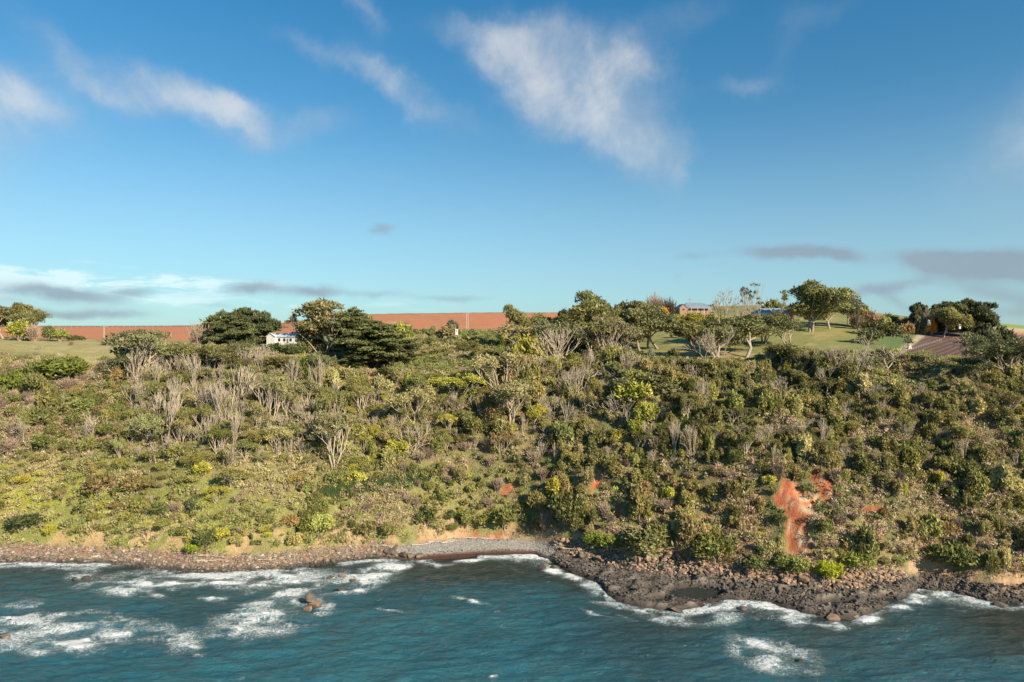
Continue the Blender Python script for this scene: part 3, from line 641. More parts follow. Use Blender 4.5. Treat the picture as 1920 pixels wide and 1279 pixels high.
def twiggy(i, kind='twiggy', n=420, R_=1.3, Hh=2.0):
    rng = np.random.default_rng(900+i*13); V = []; 
    segs = []
    for k in range(n//6):
        a = rng.uniform(0, 6.28); r0 = R_*.25*rng.random(); lean = rng.uniform(.1, .75)
        p = np.array([math.cos(a)*r0, math.sin(a)*r0, -.2]); d = np.array([math.cos(a)*lean, math.sin(a)*lean, 1.0]); d /= np.linalg.norm(d); L = Hh*rng.uniform(.55, .75)
        q = p+d*L; segs.append((p, q, .04, .028))
        for j in range(5):
            f = rng.uniform(.35, 1); o_ = p+d*L*f; dd = d+rng.normal(0, .45, 3); dd /= np.linalg.norm(dd); segs.append((o_, o_+dd*Hh*rng.uniform(.2, .4), .03, .02))
    V, F = tubes(segs, 3); s = 1/V[:, 2].max(); me = mesh_np(kind, V*s, F, M_TWIG); proto(kind, [(me, None, 2*R_*s)])

for i in range(5): gum(i, mids=2, clr=1.1, n=140, lsize=.22, spread=.58, L=2.6, sparse=.85)
for i in range(4): gum(i, multi=4, spread=.5, depth=3, L=2.2, clr=1.05, flat=.42, n=130, lsize=.17, kind='umbrella', sparse=.9, bark=M_DEAD)
for i in range(4): gum(i, multi=5, spread=.34, depth=3, L=2.6, clr=.8, flat=.85, n=130, lsize=.18, upb=.6, kind='stemmy', sparse=.55, bark=M_DEAD)
for i in range(3): gum(i, spread=.7, depth=3, L=2.4, clr=1.3, flat=.95, n=170, lsize=.2, kind='spreading', trunk=1.0, mids=2)
for i in range(2): gum(i, multi=3, spread=.28, depth=3, L=3.4, clr=.7, flat=.45, n=90, upb=.7, kind='tufted', sparse=.3, trunk=3)
for i in range(5): dead(i)
for i in range(4): dead(i, depth=4, spread=.34, kind='dead_fan', multi=4, L=1.9, r=.1)
for i in range(4): dead(i, depth=3, spread=.19, kind='slender', multi=8, L=2.4, r=.085, rmin=.04)
for i in range(3): pine(i)
for i in range(2): pine(i, layers=8, hh=12., rad=9., kind='macrocarpa', dens=1.2, flat=.33)
for i in range(6): bush(i)
for i in range(6): bush(i, kind='teatree', nc=11, R_=1.35, Hh=3.6, n=260, lsize=.165, up=1.4, asp=2.4, tall=2.1)
for i in range(4): bush(i, kind='wattle', nc=12, R_=1.7, Hh=3.4, n=330, lsize=.17, tall=1.2)
for i in range(3): bush(i, kind='cushion', nc=14, R_=2.0, Hh=1.5, n=330, lsize=.15, stems=False, shell=.25)
for i in range(4): twiggy(i)

OL = (.120, .112, .040); OLD = (.080, .084, .030); GR = (.095, .110, .036); YG_ = (.20, .195, .038); GG = (.135, .138, .060); BR = (.165, .120, .055); KH = (.185, .162, .075); YW = (.30, .25, .04); BRT = (.13, .18, .045); GYG = (.15, .19, .13)
KINDN = {'gum': ('gum_tree', 'tree'), 'umbrella': ('canopy_tree', 'tree'), 'stemmy': ('stemmy_tree', 'tree'), 'spreading': ('spreading_tree', 'tree'), 'tufted': ('tufted_tree', 'tree'), 'dead': ('dead_tree', 'dead tree'), 'dead_fan': ('dead_tree', 'dead tree'), 'slender': ('slender_bare_tree', 'bare tree'),
         'pine': ('pine_tree', 'pine tree'), 'macrocarpa': ('cypress_tree', 'cypress tree'), 'bush': ('round_shrub', 'shrub'), 'teatree': ('upright_shrub', 'shrub'), 'wattle': ('wattle_shrub', 'shrub'), 'cushion': ('cushion_shrub', 'shrub'), 'twiggy': ('bare_bush', 'bush')}
SIMPLE = {'cushion', 'twiggy'}
PL = []
def plant(kind, x, y, z, h, w=None, col=OL, label='', group=None, var=None, rot=None, lean=0.0, jit=.12, parts=True):
    vs = PROTO[kind]; i = rnd.randrange(len(vs)) if var is None else var % len(vs); mt, mc, w0 = vs[i]
    name, cat = KINDN[kind]
    sx = h if w is None else min(max(w/max(w0, .05), .45*h), 2.2*h)
    if rot is None: rot = rnd.uniform(0, 6.28)
    if col[1] > col[0]: col = (col[0]+.45*(col[1]-col[0]), col[1]*.95, col[2])      # sun-dried leaves
    lum = 1+rnd.uniform(-jit, jit); c = tuple(min(.9, max(.005, a*lum*(1+rnd.uniform(-jit, jit)*.3))) for a in col)
    if mt is None or mc is None:
        o = link(name, mt or mc); root = o; o.color = (*c, 1)
    elif not parts:
        root = None
    else:
        root = link(name, None); a = link('trunk', mt, root); b = link('crown', mc, root); b.color = (*c, 1)
    root.location = (x, y, z-.02*h); root.rotation_euler = (lean*rnd.uniform(-1, 1), lean*rnd.uniform(-1, 1), rot); root.scale = (sx, sx, h)
    tag(root, label, cat, group); PL.append(root); return root

# ------------------------------------------------------------------ landmark trees, one line each: kind, u, v foot, px tall, px wide, distance or None, colour, label
OCC = []      # (x, y, radius) of what already stands
HERO = [
 ('gum', 8, 633, 60, 52, 345, OL, 'leftmost tall gum of the clump on the dry grass field'),
 ('gum', 38, 633, 66, 50, 352, OL, 'tallest middle gum of the clump at the left end of the skyline'),
 ('gum', 66, 632, 52, 44, 340, (.12, .12, .05), 'right hand gum of the left skyline clump, leaning over the field'),
 ('wattle', 35, 632, 38, 34, 330, YG_, 'yellow green shrub in front of the left skyline gums'),
 ('twiggy', 62, 632, 28, 30, 328, BR, 'brown bare bush in front of the left skyline gums'),
 ('wattle', 92, 633, 26, 26, 335, GR, 'dark green bush where the left gums meet the red field'),
 ('wattle', 112, 634, 20, 28, 335, BRT, 'bright green bush at the left edge of the red field'),
 ('bush', 136, 637, 10, 22, 340, OLD, 'low dark hedge bush right of the bright green bush'),
 ('bush', 152, 637, 8, 16, 342, OLD, 'lowest dark bush at the end of the hedge on the grass'),
 ('twiggy', 134, 648, 9, 12, None, (.2, .1, .1), 'small purple brown bush alone on the dry grass field'),
 ('twiggy', 200, 648, 9, 44, None, (.14, .07, .06), 'low brown thicket at the foot of the left power pole'),
 ('dead', 66, 668, 22, 36, None, OL, 'small white bare tree at the top of the left slope'),
 ('umbrella', 268, 705, 92, 88, None, (.10, .11, .05), 'big grey green tree with bare lower limbs right of the dry grass field'),
 ('umbrella', 240, 715, 60, 50, None, (.08, .10, .04), 'round crowned tree at the lower left foot of the big grey green tree'),
 ('spreading', 303, 690, 42, 46, None, (.07, .09, .04), 'dark dense tree just right of the big grey green tree'),
 ('dead_fan', 312, 716, 46, 34, None, OL, 'white forked dead tree below the dark tree beside the left field'),
 ('umbrella', 345, 700, 60, 60, None, OL, 'flat crowned tree below the pinkish bare tree'),
 ('twiggy', 374, 660, 60, 52, 300, (.3, .2, .15), 'tall pinkish bare tree in front of the red field'),
 ('gum', 396, 672, 94, 70, 305, (.10, .12, .045), 'tall gum behind the pinkish bare tree'),
 ('macrocarpa', 460, 668, 96, 84, 300, (.05, .075, .03), 'broad dark cypress left of the white cottage'),
 ('pine', 436, 672, 88, 60, 292, (.055, .08, .03), 'dark conifer left of the broad cypress by the cottage'),
 ('umbrella', 452, 690, 50, 64, None, (.09, .10, .045), 'flat crowned tree below the cypress by the cottage'),
 ('umbrella', 400, 705, 60, 62, None, OL, 'grey stemmed tree below the tall gum near the cottage'),
 ('bush', 520, 657, 17, 32, 292, (.05, .08, .03), 'left half of the clipped dark hedge before the cottage'),
 ('bush', 549, 656, 18, 40, 292, (.055, .085, .03), 'right half of the clipped dark hedge before the cottage'),
 ('bush', 575, 655, 24, 28, 300, OL, 'olive bush right of the cottage hedge'),
 ('wattle', 593, 650, 38, 20, 310, OLD, 'narrow dark tree right of the cottage pole'),
 ('bush', 606, 655, 18, 26, 302, (.12, .14, .04), 'light olive bush at the foot of the pale trunked gums'),
 ('tufted', 607, 672, 100, 60, 298, (.11, .12, .06), 'leaning pale trunked gum with open crown right of the cottage'),
 ('gum', 632, 672, 108, 80, 300, (.14, .13, .055), 'tallest pale trunked gum on the left skyline'),
 ('gum', 655, 676, 100, 60, 305, (.11, .12, .045), 'gum between the pale trunks and the big layered pine'),
 ('pine', 670, 684, 108, 80, 300, (.06, .085, .03), 'rear pine with its pointed top touching the sky'),
 ('pine', 708, 720, 122, 128, 278, (.075, .10, .035), 'largest layered pine in the centre left'),
 ('pine', 745, 700, 70, 60, 285, (.07, .09, .035), 'smaller pine on the right flank of the largest layered pine'),
 ('pine', 665, 722, 62, 60, 272, (.07, .095, .035), 'low layered pine at the left foot of the largest pine'),
 ('pine', 722, 728, 34, 80, 266, (.06, .085, .03), 'lowest spreading pine at the foot of the largest pine'),
 ('wattle', 752, 642, 44, 40, 310, (.20, .20, .04), 'yellow green crowned tree right of the layered pines'),
 ('dead', 762, 650, 30, 34, 300, OL, 'bare white branches under the yellow green crown'),
 ('bush', 812, 622, 14, 16, 380, KH, 'small khaki bush alone before the red field'),
 ('wattle', 838, 626, 20, 26, 370, KH, 'khaki shrub before the middle of the red field'),
 ('bush', 848, 616, 20, 22, 390, (.1, .1, .07), 'grey round shrub standing up against the red field'),
 ('bush', 540, 607, 8, 10, 560, BR, 'tiny brown bush alone on the skyline behind the cottage'),
 ('gum', 962, 640, 68, 40, 330, OL, 'gum at the right end of the open red field'),
 ('stemmy', 1040, 690, 88, 66, 285, (.12, .12, .06), 'grey many stemmed tree left of the skyline gums'),
 ('stemmy', 1012, 680, 76, 50, 290, KH, 'many stemmed tree behind the yellow wattle'),
 ('gum', 1000, 640, 52, 50, 345, OL, 'low gum before the right end of the red field'),
 ('gum', 1065, 650, 72, 50, 340, (.13, .13, .06), 'pale gum between the red field and the tall skyline gum'),
 ('gum', 1112, 650, 104, 66, 325, (.10, .12, .04), 'tall skyline gum with the highest crown left of the paddock'),
 ('gum', 1138, 655, 84, 60, 320, OL, 'gum leaning on the right side of the tall skyline gum'),
 ('stemmy', 1150, 680, 90, 80, 292, (.15, .13, .07), 'wide grey many stemmed tree left of the paddock'),
 ('stemmy', 1118, 682, 84, 70, 290, OL, 'grey many stemmed tree under the tall skyline gum'),
 ('gum', 1180, 650, 86, 74, 325, (.12, .125, .05), 'dense gum in the middle of the row left of the paddock'),
 ('gum', 1215, 648, 82, 70, 325, (.13, .13, .055), 'dense gum nearest the paddock'),
 ('gum', 1236, 645, 64, 46, 322, (.12, .12, .05), 'short gum at the left corner of the paddock'),
 ('spreading', 1200, 655, 50, 60, 312, (.11, .11, .045), 'low spreading tree at the left corner of the paddock'),
 ('wattle', 992, 672, 56, 44, 278, (.27, .24, .045), 'bright yellow wattle below the red field'),
 ('wattle', 968, 668, 30, 24, 276, (.24, .22, .045), 'small yellow wattle left of the bright yellow one'),
 ('wattle', 1176, 672, 26, 24, 283, GYG, 'blue grey bush at the left corner of the shaded paddock'),
 ('bush', 1221, 665, 14, 10, 285, GYG, 'tiny blue grey bush at the edge of the shaded grass'),
 ('bush', 1263, 668, 18, 18, 280, OLD, 'dark round bush alone on the shaded grass'),
 ('twiggy', 1226, 578, 32, 22, 440, (.3, .22, .18), 'left bare poplar clump on the skyline'),
 ('twiggy', 1240, 579, 26, 16, 440, (.3, .22, .18), 'right half of the left bare poplar clump on the skyline'),
 ('twiggy', 1256, 582, 28, 22, 430, (.28, .2, .16), 'bare poplar clump left of the brick house'),
 ('bush', 1272, 580, 12, 20, 430, (.08, .09, .07), 'dark bush left of the brick house'),
 ('bush', 1246, 582, 9, 9, 425, (.5, .26, .03), 'orange bush left of the brick house'),
 ('bush', 1330, 578, 9, 40, 440, OLD, 'dark hedge behind the brick house'),
 ('bush', 1262, 592, 10, 40, 405, YG_, 'low yellow green garden bush before the brick house'),
 ('bush', 1300, 592, 8, 44, 403, YG_, 'middle yellow green bush in front of the brick house'),
 ('bush', 1340, 590, 9, 30, 402, (.2, .2, .05), 'yellow green bush right of the brick house'),
 ('spreading', 1325, 650, 56, 66, 330, (.09, .10, .04), 'dark spreading tree on the left of the open paddock'),
 ('spreading', 1368, 662, 74, 92, 318, (.08, .095, .038), 'big dark tree in the middle of the paddock with dead tops'),
 ('gum', 1302, 668, 66, 58, None, OL, 'gum at the left edge of the paddock trees, above the shaded grass'),
 ('spreading', 1345, 676, 70, 66, None, (.10, .11, .042), 'round tree at the left foot of the big dark paddock tree'),
 ('gum', 1398, 672, 84, 60, None, (.11, .12, .045), 'olive gum at the right foot of the big dark paddock tree'),
 ('spreading', 1462, 690, 48, 62, None, OL, 'low round tree below the tree with pale twigs'),
 ('slender', 1350, 690, 80, 50, None, OL, 'slender pale stems in front of the big dark paddock tree'),
 ('slender', 1050, 700, 86, 60, None, OL, 'tall cluster of slender grey stems below the skyline gums'),
 ('slender', 404, 800, 96, 48, None, OL, 'tallest cluster of slender pale stems in the left grey wood'),
 ('slender', 446, 762, 80, 44, None, OL, 'tall cluster of slender pale stems right of the tallest cluster'),
 ('slender', 372, 780, 70, 46, None, OL, 'cluster of slender pale stems left of the tallest cluster'),
 ('slender', 490, 790, 70, 56, None, OL, 'cluster of slender pale stems at the right of the grey wood'),
 ('dead', 1358, 650, 112, 44, 322, OL, 'dead tree rising out of the left of the big dark tree'),
 ('dead', 1385, 650, 108, 50, 320, OL, 'dead tree rising out of the right of the big dark tree'),
 ('tufted', 1402, 640, 108, 28, 325, (.08, .09, .05), 'thin tall tree with a tiny top tuft'),
 ('tufted', 1432, 640, 116, 40, 325, (.10, .11, .04), 'thin tall tree with a flat dark tuft, tallest on the right skyline'),
 ('dead', 1338, 600, 48, 22, 380, OL, 'short broken dead tree between the two houses'),
 ('dead', 1330, 688, 62, 60, None, OL, 'white leaning dead tree at the lower edge of the paddock'),
 ('bush', 1322, 628, 10, 14, 315, (.45, .30, .05), 'small golden leaved bush by the white leaning dead tree'),
 ('spreading', 1434, 642, 62, 54, 322, (.07, .085, .035), 'dark trunked tree left of the tree with pale grey twigs'),
 ('bush', 1450, 584, 28, 36, 400, (.12, .14, .045), 'round dome crowned tree behind the second house'),
 ('twiggy', 1482, 584, 16, 26, 420, (.3, .15, .12), 'reddish bare bush on the skyline behind the second house'),
 ('umbrella', 1478, 652, 62, 60, 312, (.10, .115, .045), 'tree with pale twigs right of the second house'),
 ('gum', 1523, 611, 84, 74, 362, (.115, .125, .045), 'big spreading gum standing alone in the sunlit paddock'),
 ('spreading', 1518, 611, 52, 82, 362, (.12, .125, .045), 'lower crown tree wrapped round the lone paddock gum'),
 ('gum', 1556, 606, 56, 50, 375, (.12, .13, .05), 'gum right behind the lone paddock gum'),
 ('gum', 1586, 600, 46, 36, 385, (.09, .10, .06), 'grey green gum at the top of the paddock'),
 ('wattle', 1610, 600, 36, 34, 385, (.17, .15, .04), 'golden olive tree at the top of the paddock'),
 ('twiggy', 1604, 602, 18, 30, 375, (.2, .1, .08), 'russet bush below the golden olive tree'),
 ('bush', 1630, 603, 24, 34, 378, (.2, .13, .07), 'rusty brown bush beside the right power pole'),
 ('twiggy', 1645, 600, 20, 26, 390, (.2, .1, .1), 'purple brown bare bush right of the power pole'),
 ('bush', 1668, 602, 18, 30, 385, (.13, .14, .05), 'olive dome bush on the skyline right of the power pole'),
 ('wattle', 1660, 606, 16, 18, 370, (.17, .2, .06), 'light green shrub below the olive dome bush'),
 ('bush', 1692, 604, 12, 24, 380, BR, 'low brown bush on the skyline left of the sheared cypress'),
 ('bush', 1640, 612, 13, 42, 352, OLD, 'dark hedge bush above the paddock fence, left one'),
 ('bush', 1675, 613, 12, 44, 352, (.1, .09, .04), 'dark hedge bush above the paddock fence, middle one'),
 ('bush', 1700, 612, 12, 26, 352, (.19, .12, .05), 'brown hedge bush above the paddock fence, right one'),
 ('bush', 1630, 624, 14, 36, 318, (.06, .08, .03), 'dark flat bush alone in the upper right paddock'),
 ('macrocarpa', 1724, 602, 38, 34, 372, (.06, .07, .035), 'wind sheared dark cypress leaning left on the right skyline'),
 ('dead', 1736, 604, 30, 26, 365, OL, 'pale bare tree before the wind sheared cypress'),
 ('bush', 1720, 604, 14, 28, 368, (.09, .1, .05), 'low grey green bush at the foot of the wind sheared cypress'),
 ('bush', 1747, 602, 9, 11, 366, (.55, .24, .03), 'small bright orange autumn tree by the big cypress'),
 ('macrocarpa', 1772, 606, 44, 60, 372, (.07, .08, .035), 'left crown of the big cypress group on the right skyline'),
 ('macrocarpa', 1812, 608, 52, 80, 370, (.05, .07, .03), 'largest and highest cypress on the right skyline'),
 ('spreading', 1770, 607, 34, 46, 358, (.16, .15, .05), 'olive golden tree in front of the big cypress group'),
 ('macrocarpa', 1845, 610, 28, 40, 365, (.05, .065, .03), 'small dark cypress right of the largest one'),
 ('bush', 1862, 625, 18, 44, 330, (.055, .07, .03), 'dark rounded hedge tree before the bright green hill'),
 ('bush', 1886, 628, 14, 34, 325, (.055, .07, .03), 'right end of the dark rounded hedge before the green hill'),
 ('dead_fan', 1605, 712, 72, 56, None, OL, 'white many branched dead tree below the right paddock'),
 ('tufted', 1640, 700, 84, 60, None, (.09, .10, .05), 'half dead tree with white limbs and green tufts below the paddock'),
 ('dead', 1660, 704, 58, 62, None, OL, 'white limbed dead tree on the right of the half dead tree'),
 ('dead_fan', 1562, 700, 56, 60, None, OL, 'white antler like dead tree at the cliff edge'),
 ('dead', 1520, 700, 50, 40, None, OL, 'thin dead tree left of the antler like one'),
 ('dead', 1806, 690, 70, 48, None, OL, 'bare grey tree in front of the dark ploughed field'),
 ('stemmy', 1850, 700, 78, 60, None, (.07, .085, .035), 'left flat crowned tree below the right end of the ploughed field'),
 ('stemmy', 1885, 705, 72, 60, None, (.07, .085, .035), 'middle flat crowned tree at the right frame edge'),
 ('stemmy', 1912, 700, 62, 50, None, (.06, .075, .03), 'rightmost flat crowned tree at the right frame edge'),
 ('umbrella', 1832, 720, 50, 44, None, (.08, .095, .035), 'short crowned tree under the bare grey tree'),
 ('dead_fan', 768, 858, 64, 66, None, OL, 'vase shaped grey dead tree in the middle of the slope'),
 ('dead_fan', 252, 768, 56, 60, None, OL, 'pale forked dead tree left of the grey wood'),
 ('dead_fan', 176, 826, 56, 54, None, OL, 'vase shaped dead tree on the left slope'),
 ('dead', 152, 830, 34, 30, None, OL, 'leaning white branch tree beside the left vase shaped dead tree'),
 ('stemmy', 938, 742, 80, 70, None, KH, 'tall grey stemmed tree right of the round pale crowned tree'),
 ('spreading', 880, 738, 52, 46, None, (.17, .165, .07), 'round pale crowned tree at the top of the middle slope'),
 ('bush', 882, 755, 26, 28, None, (.13, .15, .03), 'yellow green bush at the foot of the round pale crowned tree'),
 ('wattle', 775, 735, 22, 20, None, (.15, .17, .045), 'small light green tree on the middle slope top'),
 ('dead_fan', 1077, 770, 92, 40, None, OL, 'tall thin grey dead tree below the many stemmed trees'),
 ('dead', 1100, 745, 60, 44, None, OL, 'dead tree with crowded white branches above the shaded hollow'),
 ('dead_fan', 1165, 790, 56, 60, None, OL, 'curly white dead tree beside the yellow wattle group'),
 ('gum', 1145, 770, 70, 70, None, (.11, .12, .05), 'broad grey green tree above the yellow wattle group'),
 ('wattle', 1185, 770, 60, 60, None, (.21, .21, .04), 'largest yellow green wattle in the middle right slope'),
 ('wattle', 1210, 800, 50, 40, None, (.22, .22, .045), 'yellow green wattle right of the largest one'),
 ('wattle', 1195, 828, 44, 34, None, (.21, .21, .04), 'yellow green wattle below the largest one'),
 ('wattle', 1333, 760, 46, 22, None, (.19, .2, .045), 'tall narrow yellow green tree on the right slope'),
 ('wattle', 395, 945, 0.1, 1, None, OL, None),
 ('stemmy', 960, 800, 90, 50, None, KH, 'tall thin stemmed tree above the red soil scar'),
 ('stemmy', 940, 860, 50, 36, None, BR, 'grey brown tree by the shaded gully right of the middle slope'),
 ('stemmy', 628, 880, 110, 66, None, (.15, .14, .065), 'tall brush like tree at the dark edged gully on the left centre'),
 ('umbrella', 432, 915, 38, 40, None, (.17, .15, .05), 'dark outlined round tree alone above the lower left slope'),
 ('bush', 255, 925, 34, 44, None, (.15, .115, .045), 'round russet brown bush on the left lower slope'),
 ('bush', 190, 930, 44, 40, None, (.13, .10, .04), 'tall russet brown bush left of the round russet one'),
 ('bush', 1062, 985, 66, 60, None, (.085, .10, .03), 'large dark olive bush above the left end of the rock shelf'),
 ('bush', 945, 990, 40, 60, None, (.10, .125, .035), 'olive bush above the right end of the pebble beach'),
 ('cushion', 1788, 1062, 44, 66, None, (.085, .105, .03), 'large smooth domed dark bush low on the right slope'),
 ('wattle', 1484, 1075, 36, 52, None, (.14, .18, .05), 'light green feathery bush at the foot of the orange landslip'),
 ('cushion', 1556, 1082, 30, 46, None, (.24, .29, .025), 'bright lime green bush on the rocks below the landslip'),
 ('wattle', 1610, 1078, 44, 44, None, (.14, .19, .04), 'green bush right of the bright lime one'),
 ('bush', 1462, 985, 26, 26, None, (.08, .10, .03), 'dark bush on the left rim of the orange landslip'),
 ('bush', 1548, 1002, 26, 28, None, (.09, .11, .03), 'dark bush on the lower right rim of the orange landslip'),
 ('bush', 1562, 968, 20, 26, None, (.10, .11, .045), 'olive bush in the crook of the orange landslip'),
 ('bush', 1115, 985, 30, 28, None, (.075, .095, .03), 'dark round bush under the small red slip'),
 ('wattle', 1215, 1040, 56, 84, None, (.115, .125, .045), 'wide olive thicket overhanging the rock shelf'),
 ('wattle', 1115, 1030, 36, 40, None, (.10, .16, .03), 'fresh green bush where the pebble beach meets the rocks'),
 ('wattle', 1145, 1036, 34, 34, None, (.15, .19, .04), 'light green bush just right of the fresh green one'),
 ('wattle', 1345, 1058, 58, 60, None, (.12, .14, .04), 'tall olive thicket above the boulder band'),
 ('bush', 1420, 1070, 26, 60, None, (.09, .11, .035), 'low wide olive bush left of the landslip foot'),
 ('bush', 45, 992, 30, 60, None, (.045, .07, .025), 'dark green bush on the pale bank near the left frame edge'),
 ('bush', 68, 984, 22, 24, None, (.04, .065, .022), 'small dark round bush right of the dark green bank bush'),
 ('bush', 150, 962, 12, 18, None, (.035, .06, .02), 'tiny dark bush on the yellow green bank'),
 ('bush', 362, 1036, 22, 32, None, (.10, .20, .02), 'bright green shrub at the top of the cobble shore'),
 ('bush', 390, 1030, 34, 40, None, (.06, .09, .03), 'dark shrub right behind the bright green shore shrub'),
 ('bush', 300, 968, 26, 40, None, (.10, .13, .045), 'olive bush in the middle of the pale bank'),
 ('bush', 365, 958, 32, 36, None, (.08, .11, .04), 'dark olive bush above the hummocks of the left bank'),
 ('bush', 75, 800, 40, 46, None, GR, 'bushy dark green shrub on the upper left slope'),
 ('wattle', 120, 720, 56, 70, None, (.07, .105, .022), 'largest dark green thicket at the top of the left slope'),
 ('bush', 30, 735, 44, 50, None, (.08, .115, .022), 'bright olive thicket at the left frame edge'),
 ('bush', 800, 985, 34, 32, None, (.07, .095, .03), 'dark bush above the left end of the pebble beach'),
 ('bush', 845, 975, 20, 20, None, (.05, .09, .03), 'small dark bush beside the pale clay scar'),
 ('wattle', 600, 1010, 50, 42, None, (.20, .23, .06), 'pale yellow green bush above the brown cobbles'),
 ('bush', 575, 1000, 34, 40, None, (.10, .12, .03), 'olive bush left of the pale yellow green one'),
 ('bush', 570, 718, 52, 38, None, (.06, .095, .025), 'dark green shrub below the cottage'),
 ('wattle', 572, 700, 40, 30, None, (.17, .18, .035), 'yellow topped shrub right below the cottage'),
 ('spreading', 612, 720, 62, 46, None, (.10, .115, .05), 'rounded grey green tree below the pale trunked gums'),
 ('spreading', 530, 705, 40, 54, None, OL, 'olive tree below the cottage hedge'),
]
POPLARS = [(704, 616), (716, 615), (728, 616), (741, 616), (752, 615), (764, 615)]
def place_hero():
    for hi, (k, u, v, hp, wp, yy, col, lab) in enumerate(HERO):
        if lab is None: continue
        if yy: x, y, z = on(u, yy)
        else: x, y, z = at(u, v)
        vg = 640-FP*(z-H)/y
        h = hp*y/FP
        if yy: h = max(h+(vg-v)*y/FP if abs(vg-v) < 60 else h, .5*h)   # keep the top where it is seen
        w = wp*y/FP*(1.18 if k in ('gum', 'stemmy', 'umbrella', 'pine') or (k == 'spreading' and u < 1500) else 1.0)
        if k in ('gum', 'stemmy'): h *= 1.06
        big = hp > 40 and k not in ('bush', 'wattle', 'teatree', 'cushion', 'twiggy')
        plant(k, x, y, z, h, w, col, lab, jit=.05, var=hi, rot=hi*2.4)
        OCC.append((x, y, w*(.36 if not big else .22), k))
    for i, (u, v) in enumerate(POPLARS):
        x, y, z = on(u, 372+i); plant('twiggy', x, y, z, 32*y/FP, 15*y/FP, (.32, .2, .15), 'slim leafless brown poplar in the row before the red field', 'bare poplars in a row', jit=.05)
place_hero()

# ------------------------------------------------------------------ the scrub on the slope
LAND = [('the lone khaki bush', 812, 615), ('the pair of poles', 876, 610), ('the tiny white shed', 856, 628), ('the red field gum', 962, 610), ('the yellow-crowned tree', 752, 620), ('the broad dark cypress', 465, 640), ('the white cottage', 532, 655), ('the largest layered pine', 705, 690), ('the pale trunked gums', 625, 650), ('the big grey-green tree', 268, 680), ('the dry grass field', 110, 670),
        ('the left vase-shaped dead tree', 176, 800), ('the pale forked dead tree', 252, 745), ('the round russet bush', 255, 905), ('the yellow green bank', 70, 925), ('the bright green shore shrub', 362, 1015), ('the pale bank', 240, 990),
        ('the belt of green reeds', 680, 910), ('the vase shaped dead tree', 768, 830), ('the brush like tree', 628, 850), ('the round pale crowned tree', 880, 715), ('the pebble beach', 900, 1000), ('the brown cobble shore', 520, 1020), ('the pale clay scar', 866, 975),
        ('the bright yellow wattle', 992, 650), ('the small orange soil scar', 955, 918), ('the small red slip', 1120, 905), ('the largest yellow-green wattle', 1190, 750), ('the curly white dead tree', 1165, 770), ('the large dark olive bush', 1062, 960), ('the shaded grass', 1250, 660),
        ('the rock shelf', 1200, 1010), ('the tall olive thicket', 1345, 1020), ('the narrow yellow-green tree', 1333, 740), ('the big dark paddock tree', 1368, 680), ('the antler-like dead tree', 1562, 690), ('the half-dead white-limbed tree', 1645, 690), ('the orange landslip', 1500, 960), ('the lime green bush', 1556, 1060),
        ('the tan clay scar', 1645, 915), ('the ploughed field', 1760, 690), ('the bare grey tree', 1806, 680), ('the tan rock face', 1850, 820), ('the smooth domed bush', 1788, 1040), ('the trees at the right edge', 1885, 700), ('the grey dead wood', 430, 800), ('the dark outlined round tree', 432, 900),
        ('the right slope clearing', 1400, 860), ('the right frame edge', 1905, 930), ('the left frame edge', 10, 850)]
def where(u, v):
    n, a, b = min(LAND, key=lambda q: (q[1]-u)**2+((q[2]-v)*1.3)**2); dx, dy = u-a, v-b
    d = math.hypot(dx, dy)
    if abs(dx) > abs(dy)*1.1: s = 'right of' if dx > 0 else 'left of'
    else: s = 'below' if dy > 0 else 'above'
    return ('just ' if d < 45 else '')+s+' '+n
def sizew(w): return 'small' if w < 4 else ('broad' if w > 6.2 else 'middling')
CN = [(OL, 'olive'), (OLD, 'dark-olive'), (GR, 'deep-green'), (YG_, 'yellow-green'), (GG, 'grey-green'), (BR, 'russet-brown'), (KH, 'khaki'), (BRT, 'fresh-green')]
cname = {c: n for c, n in CN}
KD = {'bush': 'rounded shrub', 'teatree': 'upright shrub', 'wattle': 'bushy tree', 'umbrella': 'flat-crowned tree', 'stemmy': 'many-stemmed tree', 'spreading': 'round-headed tree', 'gum': 'gum tree', 'dead': 'bare dead tree', 'dead_fan': 'fan-shaped dead tree', 'slender': 'thin-stemmed tree', 'twiggy': 'leafless brown bush', 'cushion': 'cushion bush'}
CAP = {'bush': 300, 'teatree': 300, 'wattle': 150, 'umbrella': 200, 'stemmy': 160, 'spreading': 90, 'dead': 80, 'dead_fan': 90, 'slender': 200, 'twiggy': 160, 'cushion': 60, 'gum': 60}
GROUPS = {'bush': 'rounded shrubs on the coastal slope', 'teatree': 'upright shrubs on the coastal slope', 'wattle': 'bushy trees on the coastal slope', 'umbrella': 'flat crowned trees on the coastal slope', 'stemmy': 'many stemmed trees on the coastal slope',
          'spreading': 'round headed trees on the coastal slope', 'dead': 'bare dead trees on the coastal slope', 'dead_fan': 'bare dead trees on the coastal slope', 'slender': 'slender bare trees on the coastal slope', 'twiggy': 'leafless bushes on the coastal slope', 'cushion': 'cushion bushes on the coastal slope', 'gum': 'gum trees on the coastal slope'}
def pick(rng, tab):
    s = sum(t[1] for t in tab); r = rng.random()*s
    for t in tab:
        r -= t[1]
        if r <= 0: return t[0]
    return tab[-1][0]
DRY = [(1640, 815, 60, 38), (1690, 985, 95, 55), (1480, 805, 55, 24), (1150, 925, 36, 45), (1005, 835, 50, 36), (850, 860, 80, 34), (30, 800, 45, 60), (720, 960, 70, 36), (1410, 870, 40, 30), (1830, 1040, 70, 34), (1180, 960, 26, 40), (1600, 1000, 40, 30), (170, 700, 90, 22), (520, 930, 60, 22)]
